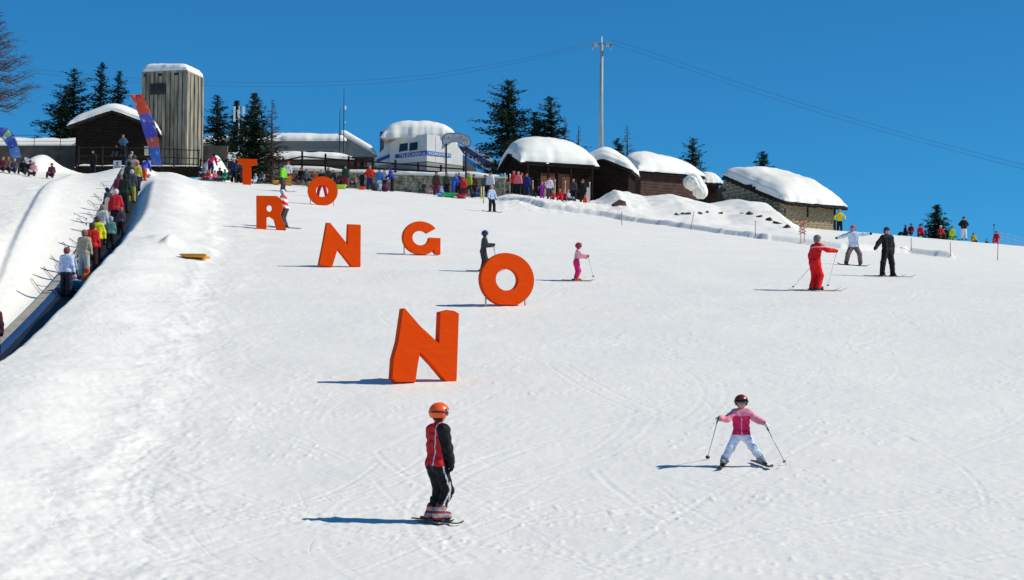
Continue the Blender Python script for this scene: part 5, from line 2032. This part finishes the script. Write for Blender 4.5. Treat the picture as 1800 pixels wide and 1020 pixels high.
# lower shed roof in front of it
D = 176
k = D / FPX
p0 = P(490, 330, D)
t = thing('low_shed', p0, 0, 'low shed with a flat slab of snow in front of the long grey building', 'shed')
Xf = lambda px: (px - 490) * k
Zf = lambda py: (330 - py) * k
MB().box(((Xf(358) + Xf(615)) / 2, 2, Zf(282) / 2), (Xf(615) - Xf(358), 4, Zf(282))).build('wall', mat('shed_wall', (.05, .04, .035), .9, noise=.2), t)
snow_cap(t, Xf(470) - Xf(356), 5, lambda A, B: Zf(283) + 0 * A, .92, pu=10, pv=5, seed=51, lump=.06).location = ((Xf(356) + Xf(470)) / 2, 2, 0)
snow_cap(t, Xf(622) - Xf(462), 5, lambda A, B: Zf(280) + 0 * A + .0 * B, .85, ax=-.15, pu=4, pv=5, seed=52, lump=.06).location = ((Xf(462) + Xf(622)) / 2, 2.2, 0)
for i in range(6):
    MB().box((Xf(612 + i * 6), .2, Zf(294)), (.30, .2, 1.4)).build('board', RUSTST if i % 2 else WOOD, t)
MB().box((Xf(628), .4, Zf(278)), (2.6, 1.6, .14)).build('lean_to_roof', SLATE, t)


# ------------------------------------------------------------------ cable car station
def station():
    D = 186
    k = D / FPX
    p0 = P(750, 330, D)
    t = thing('gondola_station', p0, 0, 'white gondola lift station with blue lettered stripe and rounded snow cap', 'building')
    X = lambda px: (px - 750) * k
    Z = lambda py: (330 - py) * k
    # plan: left front facet runs back to the left, right facet runs back to the right
    yl = 3.0
    yr = 2.0

    def facet(pts_, name, m, off=0.0):
        V = []
        for (px, py) in pts_:
            x = X(px)
            y = (-x / (X(750) - X(655))) * yl if px < 750 else (x / (X(812) - X(750))) * yr
            # walls lean back as they rise
            y += (Z(py) - Z(283)) * .10 - off
            V.append((x * (1.0), y, Z(py)))
        n = len(V)
        V2 = [(v[0], v[1] + .25, v[2]) for v in V]
        F = [tuple(range(n)), tuple(range(2 * n - 1, n - 1, -1))] + [(i, i + n, (i + 1) % n + n, (i + 1) % n) for i in range(n)]
        return link(name, mesh_from(name, V + V2, F, m), t)
    facet([(655, 283), (750, 283), (750, 234), (698, 236), (676, 248), (655, 270)], 'front_wall', WHITEP)
    facet([(750.1, 283), (812, 286), (812, 262), (800, 246), (790, 237), (750.1, 234)], 'side_wall', WHITEP)
    facet([(655, 294), (750, 300), (750, 284.4), (655, 284.4)], 'lower_wall', mat('grey_skirt', (.25, .25, .24), .8))
    facet([(750.1, 300), (812, 302), (812, 287), (750.1, 284.4)], 'lower_wall', mat('grey_skirt', (0, 0, 0)))
    facet([(657, 278), (682, 271), (682, 264), (658, 272)], 'blue_stripe', BLUEP, .05)
    facet([(692, 273), (749.5, 272.5), (749.5, 264), (692, 266)], 'blue_stripe', BLUEP, .05)
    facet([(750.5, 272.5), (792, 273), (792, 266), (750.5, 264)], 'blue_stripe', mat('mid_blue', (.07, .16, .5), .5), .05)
    for a, b in ((699, 715), (717.5, 733)):
        f = facet([(a, 262), (b, 261), (b + .5, 247), (a + 2, 248)], 'window', GLASS, .06)
    for x0, x1 in ((697, 698.5), (715.3, 717.2), (733.4, 735)):
        facet([(x0, 263), (x1, 263), (x1 + 1, 246), (x0 + 1, 246)], 'window_frame', WHITE, .07)
    # panel joints
    for x in (680, 765, 780):
        facet([(x, 282), (x + .6, 282), (x + .6, 238), (x, 238)], 'panel_joint', mat('joint', (.2, .2, .2), .8), .01)
    # text on the stripe
    for txt, pa, pb_, sz in (('TELECABINA', 699, 748, 7.5), ('TORGNON', 753, 790, 6.0)):
        cu = bpy.data.curves.new('lettering', 'FONT')
        cu.body = txt
        cu.size = 1
        cu.extrude = .02
        ob = bpy.data.objects.new('lettering_src', cu)
        COL.objects.link(ob)
        bpy.context.view_layer.update()
        me = bpy.data.meshes.new_from_object(ob)
        bpy.data.objects.remove(ob)
        co = np.zeros(len(me.vertices) * 3)
        me.vertices.foreach_get('co', co)
        co = co.reshape(-1, 3)
        mn, mxx = co.min(0), co.max(0)
        px = pa + (co[:, 0] - mn[0]) / (mxx[0] - mn[0]) * (pb_ - pa)
        py = 271.6 - (co[:, 1] - mn[1]) / (mxx[1] - mn[1]) * (5.4 if pa < 750 else 4.6)
        x = (px - 750) * k
        z = (330 - py) * k
        y = np.where(px < 750, -x / (X(750) - X(655)) * yl, x / (X(812) - X(750)) * yr) + (z - Z(283)) * .10 - .08 - co[:, 2]
        me.vertices.foreach_set('co', np.stack([x, y, z], 1).ravel())
        me.materials.clear()
        me.materials.append(WHITE)
        me.update()
        link('lettering', me, t)
    # body behind
    MB().prism([(X(660), 0), (X(660), Z(268)), (X(700), Z(240)), (X(792), Z(240)), (X(830), Z(262)), (X(845), 0)], 3.4, 9.5).build('hall', WHITEP, t)
    MB().box((X(752), 3.2, Z(300) / 2), (X(835) - X(665), 5.5, Z(300))).build('basement', mat('grey_skirt', (0, 0, 0)), t)
    # snow cap
    snow_cap(t, X(800) - X(668), 7.4, lambda A, B: Z(237) + 0 * A + .02 * np.clip(B, -9, 9), 1.85, ax=-.05, pu=3.2, pv=5, nu=60, lump=.06, seed=61, droop=.0).location = ((X(800) + X(668)) / 2, 4.6, 0)
    # flue
    MB().tube([(X(667), 3.0, Z(262)), (X(667), 3.0, Z(222))], .20, 10).build('flue', mat('flue_grey', (.10, .12, .14), .5, metal=.4), t)
    # cabin track cover running down to the right
    def slab(pts_, y0, y1, name, m):
        MB().prism([(X(a), Z(b)) for a, b in pts_], y0, y1).build(name, m, t)
    slab([(796, 262), (812, 262), (868, 297), (860, 301), (806, 272), (796, 272)], 2.3, 2.6, 'track_cover', WHITEP)
    slab([(800, 266), (812, 266), (860, 296), (856, 300), (808, 273), (800, 272)], 2.18, 2.29, 'blue_stripe', LBLUEP)
    slab([(804, 248), (820, 250), (878, 288), (876, 300), (866, 296), (812, 261)], 2.9, 6.0, 'canopy', mat('deep_blue_panel', (.03, .05, .16), .5))
    for i in range(9):
        a = 814 + i * 6.6
        b = 257 + i * 4.4
        slab([(a, b), (a + 2.2, b + 1), (a + 5.0, b + 7.6), (a + 2.8, b + 6.8)], 2.78, 2.89, 'louvre', mat('pale_louvre', (.55, .58, .65), .5))
    slab([(806, 244), (822, 246), (872, 274), (872, 281), (848, 268), (816, 252)], 3.3, 7.2, 'roof_snow', RSNOW)
    for px in (842, 862):
        slab([(px, 300), (px + 5, 300), (px + 5, 330), (px, 330)], 2.6, 3.2, 'support', mat('grey_skirt', (0, 0, 0)))
    slab([(806, 290), (850, 296), (850, 318), (806, 318)], 2.7, 5.5, 'annex', mat('annex_cream', (.5, .48, .42), .7))


station()


# round-ended sign on two posts
D = 151
k = D / FPX
p0 = P(802, 330, D)
t = thing('arch_sign', p0, 0, 'coloured arched board on two tall dark posts in front of the station', 'sign')
Xs = lambda px: (px - 802) * k
Zs = lambda py: (330 - py) * k
out = [(777, 253), (776, 245), (778, 238), (783, 234), (795, 232.5), (806, 233), (818, 236), (826, 241), (828, 249), (827, 257), (823, 259), (815, 256), (806, 250), (795, 249.5), (786, 251), (781, 255)]
MB().prism([(Xs(a), Zs(b)) for a, b in out], -.06, .04).build('board', mat('sign_blue', (.10, .22, .42), .5), t)
inn = [(802 + (a - 802) * .92, 244.5 + (b - 244.5) * .80) for a, b in out]
MB().prism([(Xs(a), Zs(b)) for a, b in inn], -.09, -.061).build('printed_face', mat('sign_face', (.25, .30, .36), .5, col2=(.50, .50, .48), nscale=3), t)
# bright printed shapes
for (px, py, w_, h_, c_) in [(782, 242, 2.6, 8, (.70, .20, .05)), (812, 240, 4, 4, (.70, .14, .04)), (816, 246, 4.5, 4, (.10, .30, .10)), (822, 248, 2.4, 5, (.60, .25, .05)), (789, 241, 3, 4, (.5, .15, .2)), (797, 240, 2, 4.5, (.2, .4, .3)), (803, 242, 2.2, 4, (.5, .2, .25)), (809, 244.5, 2.2, 3.2, (.15, .3, .6))]:
    MB().ball((Xs(px), -.10, Zs(py)), (w_ * k / 2, .02, h_ * k / 2), 8, 6).build('printed_shape', mat('print_%d_%d' % (px, py), c_, .5), t)
for px in (784, 819):
    MB().tube([(Xs(px), .06, -.6), (Xs(px), .06, Zs(250))], .07, 8).build('post', STEEL, t, True)

# yellow posts
for px, tp, bt, lb in ((846, 329, 350, 'left pale yellow post near the child snowboarder'), (850, 329, 358, 'right, longer pale yellow post near the child snowboarder')):
    p = hit(px, bt)
    d = p.y
    o = thing('marker_post', p, 0, lb, 'post', 'pale yellow marker posts')
    MB().tube([(0, 0, -.15), (0, 0, (bt - tp) * d / FPX)], .05, 8).build('shaft', mat('pale_yellow', (.62, .52, .25), .7, noise=.1), o, True)
    MB().ball((0, 0, (bt - tp) * d / FPX), .055, 8, 6).build('cap', mat('pale_yellow', (0, 0, 0)), o, True)


# ------------------------------------------------------------------ poles along the right berm
bp = [(1093, 372, 396, 0), (1213, 372, 404, 3), (1328, 388, 416, 0), (1408, 392, 427, 0), (1414, 392, 428, 0), (1602, 420, 443, 0), (1671, 427, 452, 0), (1753, 418, 458, 1)]
nm_ = ['leftmost thin pole along the snow berm', 'slanting thin pole below the snow bank', 'thin pole left of the stone hut', 'left pole of the close pair under the stone hut', 'right pole of the close pair under the stone hut',
       'thin pink pole left of the small spruce', 'thin pole right below the small spruce', 'rightmost thin pole on the berm']
tops = []
for (px, tp, bt, ln_), lb in zip(bp, nm_):
    p = hit(px, bt)
    d = p.y
    h_ = (bt - tp) * d / FPX
    o = thing('piste_pole', p, 0, lb, 'pole', 'thin poles along the right edge of the slope')
    MB().tube([(-.0, 0, -.2), (ln_ * .08, 0, h_ * .98)], .022, 6).build('shaft', mat('pinkish_pole', (.38, .20, .18), .6, noise=.2), o, True)
    MB().tube([(ln_ * .08, 0, h_ * .98), (ln_ * .083, 0, h_)], .03, 6).build('cap', mat('pole_red', (.55, .05, .04), .5), o, True)
    tops.append(p + Vector((ln_ * .08, 0, h_ * .9)))
# twisted orange net on the pair
p = hit(1411, 426)
o = thing('rolled_net', p, 0, 'crumpled orange net hanging on the close pair of poles', 'net')
mn = mat('net_orange', (.60, .10, .04), .7)
rg = random.Random(3)
for i in range(7):
    q = [Vector((rg.uniform(-.25, .25), 0, .45 + j * .16)) for j in range(6)]
    MB().tube(q, .018, 5).build('strand', mn, o, True)
# mast at far right
p = gp(1746, 153)
o = thing('marker_mast', p + Vector((0, 0, -.3)), 0, 'thin mast with a dark head at the far right behind the crest', 'mast')
MB().tube([(0, 0, 0), (0, 0, 1.75)], .02, 6).build('shaft', STEEL, o)
MB().ball((0, 0, 1.8), (.06, .05, .09), 8, 6).build('head', STEEL, o)
# faint safety net beyond the crest
p0 = gp(1760, 156)
o = thing('safety_net', p0, 0, 'thin pink safety net running off at the far right crest', 'net')
mn = mat('net_pink', (.55, .25, .40), .8)
A = [gp(1758 + i * 12, 156 + i) - p0 for i in range(6)]
for a in A:
    MB().tube([a + Vector((0, 0, -.4)), a + Vector((0, 0, 1.2))], .015, 5).build('post', mn, o)
for j in range(5):
    MB().tube([a + Vector((0, 0, .1 + j * .26 - i * 0.03)) for i, a in enumerate(A)], .006, 4).build('strand', mn, o)


# ------------------------------------------------------------------ pylon, cables, masts
D = 240
k = D / FPX
p0 = P(1057, 300, D)
t = thing('lift_pylon', p0, 0, 'tall grey steel lift pylon with sheaves and cross arm above the huts', 'pylon')
Hp = (300 - 74) * k
MB().tube([(0, 0, -2), (0, 0, Hp * .5), (.12, 0, Hp)], [.30, .25, .19], 20).build('mast', mat('pylon_grey', (.30, .33, .33), .5, noise=.12, nscale=.6), t, True)
MB().tube([(.12, 0, Hp), (.12, 0, Hp + .9)], [.10, .04], 8).build('tip', WHITE, t, True)
MB().box((.12, 0, Hp - .05), (2.3, .22, .18)).build('cross_arm', mat('arm_grey', (.12, .15, .17), .5), t)
for s in (-1, 1):
    MB().box((.12 + s * .75, 0, Hp - .10), (.55, .28, .36)).build('sheave_frame', GALV, t)
    for i in range(3):
        MB().tube([(.12 + s * 1.05, -.35 + i * .35, Hp - .30), (.12 + s * 1.12, -.35 + i * .35, Hp - .30)], .16, 10).build('sheave', STEEL, t)
    MB().tube([(.12 + s * .35, 0, Hp - .1), (.12 + s * .95, 0, Hp - .55)], .045, 6).build('brace', GALV, t)
    MB().box((.12 + s * 1.12, 0, Hp - .35), (.06, .9, .7)).build('ladder_plate', GALV, t)
wire = mat('steel_wire', (.03, .04, .06), .5)
Tl = P(1042, 74, D)
Tr = P(1078, 72, D)


def cable(pts_, r, label):
    o = thing('cable', pts_[0], 0, label, 'cable', 'cables strung from the pylon')
    MB().tube([q - pts_[0] for q in pts_], r, 5).build('wire', wire, o, True)


def ppath(pp_, D0, D1, n=24):
    pa = interp_path(pp_, n)
    return [P(a, b, D0 + (D1 - D0) * i / (n - 1)) for i, (a, b) in enumerate(pa)]


cable(ppath([(1042, 74), (950, 97), (870, 113), (760, 131), (640, 142), (500, 146), (360, 144), (200, 136), (40, 120), (-60, 108)], D, 230), .014, 'upper cable running left from the pylon')
cable(ppath([(1044, 79), (950, 102), (870, 119), (760, 138), (640, 149), (500, 153), (360, 151), (200, 143), (40, 127), (-60, 115)], D, 230), .014, 'lower cable running left from the pylon')
cable(ppath([(1075, 70), (1180, 104), (1300, 146), (1450, 194), (1600, 238), (1740, 275), (1860, 305)], D, 205), .013, 'upper cable running right from the pylon')
cable(ppath([(1075, 77), (1180, 112), (1300, 154), (1450, 202), (1600, 245), (1740, 282), (1860, 312)], D, 205), .013, 'lower cable running right from the pylon')

for (px, tp, bt, d, lb, dish) in ((604, 155, 262, 184, 'taller thin antenna mast with a small white dish above the long building', True), (597, 190, 262, 184, 'shorter thin antenna mast beside the taller one', False)):
    p = P(px, bt, d)
    h_ = (bt - tp) * d / FPX
    o = thing('antenna_mast', p, 0, lb, 'mast', 'antenna masts')
    MB().tube([(0, 0, -.4), (0, 0, h_ * .6), (0, 0, h_)], [.05, .04, .02], 6).build('mast', STEEL, o)
    if dish:
        MB().ball((.12, -.05, h_ * .68), (.10, .08, .20), 10, 6).build('dish', WHITE, o, True)
        MB().ball((.12, -.05, h_ * .44), (.06, .05, .08), 10, 6).build('lamp', WHITE, o, True)
# cell antenna by the spruce
p = P(419, 300, 168)
o = thing('antenna_mast', p, 0, 'mast with three white panel antennas in front of the dark trees', 'mast', 'antenna masts')
h_ = (300 - 186) * 168 / FPX
MB().tube([(0, 0, 0), (0, 0, h_)], .07, 8).build('mast', GALV, o)
for i, (x, y) in enumerate(((-.38, 0), (.38, 0), (0, -.3))):
    MB().box((x, y, h_ - .65), (.17, .10, 1.3 if i < 2 else .6)).build('panel', WHITE, o)
MB().tube([(-.38, 0, h_ - .4), (.38, 0, h_ - .4)], .03, 6).build('bracket', GALV, o)
MB().tube([(-.38, 0, h_ - 1.1), (.38, 0, h_ - 1.1)], .03, 6).build('bracket', GALV, o)


# ------------------------------------------------------------------ trees
def conifer(px, top, bot, wpx, D, label, seed, irregular=.3, needle=NEEDLE, dens=1.0, snow=0, cat='conifer', slope_top=1.0):
    rg = np.random.default_rng(seed)
    k = D / FPX
    Hh = (bot - top) * k
    Rm = wpx * k / 2 * 1.22
    p0 = P(px, bot, D)
    t = thing('conifer_tree', p0, 0, label, cat)
    MB().tube([(0, 0, -.6), (rg.uniform(-.1, .1), 0, Hh * .5), (0, 0, Hh * .99)], [.045 * Hh ** .7, .025 * Hh ** .7, .01], 7).build('trunk', BARK, t, True)
    V, F = [], []
    SV, SF = [], []
    LB = []
    nb_ = int(15 * Hh ** .75 * dens) + 20
    V_list = []
    S_list = []
    limb = MB()
    for i in range(nb_):
        f = (i + rg.random()) / nb_
        f = f ** .9
        z = Hh * (.06 + .92 * f)
        az = rg.uniform(0, 2 * math.pi)
        prof_ = (1 - f) ** slope_top * 1.0 + .04
        lim = Rm * prof_ * (1 - irregular + 2 * irregular * rg.random())
        if irregular > .35 and rg.random() < .15:
            lim *= 1.25
        droop = -.25 + .55 * f + rg.uniform(-.12, .12)
        n = max(3, int(lim / .22))
        d = np.array([math.cos(az), math.sin(az), droop])
        end = np.array([0, 0, z]) + d * lim
        end[2] += .12 * lim
        limb.tube([(0, 0, z), tuple(np.array([0, 0, z]) + d * lim * .5), tuple(end)], [.035, .022, .01], 4, cap=False)
        s = np.linspace(.12, 1.0, n)
        for q in s:
            c = np.array([0, 0, z]) + d * lim * q
            c[2] += .12 * lim * q * q
            sz = (.22 + .16 * (1 - q)) * (.75 + .6 * rg.random()) * (.45 + .55 * min(1, (1 - f) * 2.2)) * (1 + .15 * min(Hh, 8) / 8)
            for j in range(7):
                a_ = rg.normal(size=3)
                a_[2] *= .45
                b_ = rg.normal(size=3)
                b_[2] *= .5
                o_ = c + rg.normal(size=3) * sz * .55 * np.array([1, 1, .55])
                V_list += [o_ - a_ * sz * .32, o_ + a_ * sz * .32, o_ + b_ * sz * .42 + d * sz * .3]
            if snow and rg.random() < snow:
                for j in range(2):
                    a_ = rg.normal(size=3) * np.array([1, 1, .2])
                    b_ = rg.normal(size=3) * np.array([1, 1, .2])
                    o_ = c + np.array([0, 0, sz * .35])
                    S_list += [o_ - a_ * sz * .28, o_ + a_ * sz * .28, o_ + b_ * sz * .32]
    limb.build('limbs', BARK, t)
    V = np.array(V_list)
    F = np.arange(len(V)).reshape(-1, 3)
    link('crown', mesh_from('crown', V, F, needle), t)
    if S_list:
        V = np.array(S_list)
        bs_ = link('branch_snow', mesh_from('branch_snow', V, np.arange(len(V)).reshape(-1, 3), RSNOW), t)
        bs_['kind'] = 'stuff'
    return t


conifer(128, 118, 262, 88, 176, 'broad ragged dark pine at the left of the chalet', 1, .45, dens=1.1, slope_top=.7)
conifer(108, 175, 262, 60, 175, 'low ragged pine with bare gaps left of the chalet roof', 13, .5, slope_top=.6)
conifer(176, 106, 262, 44, 177, 'slender pointed spruce rising behind the chalet roof', 2, .3, slope_top=.8)
conifer(207, 121, 262, 52, 178, 'dark spruce between the chalet and the concrete tower', 3, .35, slope_top=.7)
conifer(381, 164, 290, 74, 180, 'dark spruce just right of the concrete tower', 4, .4, slope_top=.8)
conifer(415, 174, 290, 30, 182, 'thin dark spruce top behind the panel antennas', 5, .3, dens=1.6)
conifer(446, 160, 322, 92, 151, 'big spruce with snow on its branches behind the letter T', 6, .35, NEEDLE2, dens=2.0, snow=.22, slope_top=.9)
conifer(893, 137, 300, 116, 176, 'largest dark pine, left above the big hut', 7, .45, dens=1.5, slope_top=.65)
conifer(940, 194, 300, 48, 179, 'narrow dark pine between the two taller pines', 8, .4)
conifer(968, 167, 300, 70, 177, 'second tallest dark pine with upturned limbs, above the big hut', 9, .45, dens=1.2, slope_top=.6)
conifer(1086, 242, 330, 50, 182, 'small dark fir behind the domed snow roof', 10, .35)
conifer(1219, 242, 340, 42, 186, 'lone ragged pine between the long hut and the stone hut', 11, .5, slope_top=.45)
conifer(1342, 266, 330, 28, 186, 'treetop just showing above the stone hut snow', 12, .4, slope_top=.4)
conifer(1648, 359, 436, 54, 158, 'small bushy spruce among the people on the right crest', 14, .3, NEEDLE2, dens=1.5, slope_top=.8)


def larch(px, top, bot, wpx, D, label, seed, nb_=46, twig=4, lean=0.0, thick=1.0, slope_top=.8, up=.15, low=0.0):
    rg = np.random.default_rng(seed)
    k = D / FPX
    Hh = (bot - top) * k
    Rm = wpx * k / 2 * 1.25
    p0 = P(px, bot, D)
    t = thing('larch_tree', p0, 0, label, 'larch')
    MB().tube([(0, 0, -.5), (0, 0, Hh * .5), (0, 0, Hh)], [.05 * Hh ** .7 * thick, .025 * Hh ** .7 * thick, .01], 7).build('trunk', BARK, t, True)
    mb = MB()
    for i in range(nb_):
        f = low + (1 - low) * (i + rg.random()) / nb_
        z = Hh * (.08 + .9 * f)
        az = rg.uniform(0, 2 * math.pi)
        lim = Rm * ((1 - f) ** slope_top + .03) * rg.uniform(.6, 1.1)
        d = np.array([math.cos(az), math.sin(az), 0])
        P0 = np.array([0, 0, z])
        mid = P0 + d * lim * .55 + [0, 0, -.10 * lim]
        end = P0 + d * lim + [0, 0, up * lim]
        mb.tube([P0, mid, end], [.028 * thick, .018 * thick, .006], 4, False)
        for j in range(twig):
            q = rg.uniform(.25, .95)
            c = P0 + (end - P0) * q + [0, 0, -.10 * lim * (1 - abs(q - .5) * 2)]
            a2 = az + rg.choice([-1, 1]) * rg.uniform(.4, 1.2)
            l2 = lim * rg.uniform(.15, .35) + .1
            e = c + np.array([math.cos(a2), math.sin(a2), rg.uniform(-.45, .35)]) * l2
            mb.tube([c, e], [.010 * thick + .003, .004], 3, False)
            if twig > 6:
                for _ in range(3):
                    c2 = c + (e - c) * rg.uniform(.2, 1)
                    mb.tube([c2, c2 + rg.normal(size=3) * l2 * .22], [.006, .003], 3, False)
    mb.build('branches', LARCH, t)


larch(477, 172, 322, 62, 150, 'bare brown larch sapling right of the snowy spruce', 21, 60, 7)
larch(993, 203, 300, 36, 180, 'thin bare larch left of the pylon, behind the big hut', 22, 50, 6)
larch(1017, 218, 300, 26, 180, 'thinnest bare larch just left of the pylon', 23, 40, 5)
larch(1103, 218, 330, 42, 184, 'bare larch behind the small dark fir', 24, 55, 6)
larch(-28, 10, 330, 190, 118, 'large bare larch reaching in from the left picture edge', 25, 130, 11, thick=1.2, slope_top=.45, low=.40)

print('objects', len(bpy.data.objects), 'tris', sum(len(o.data.polygons) for o in bpy.data.objects if o.type == 'MESH'))
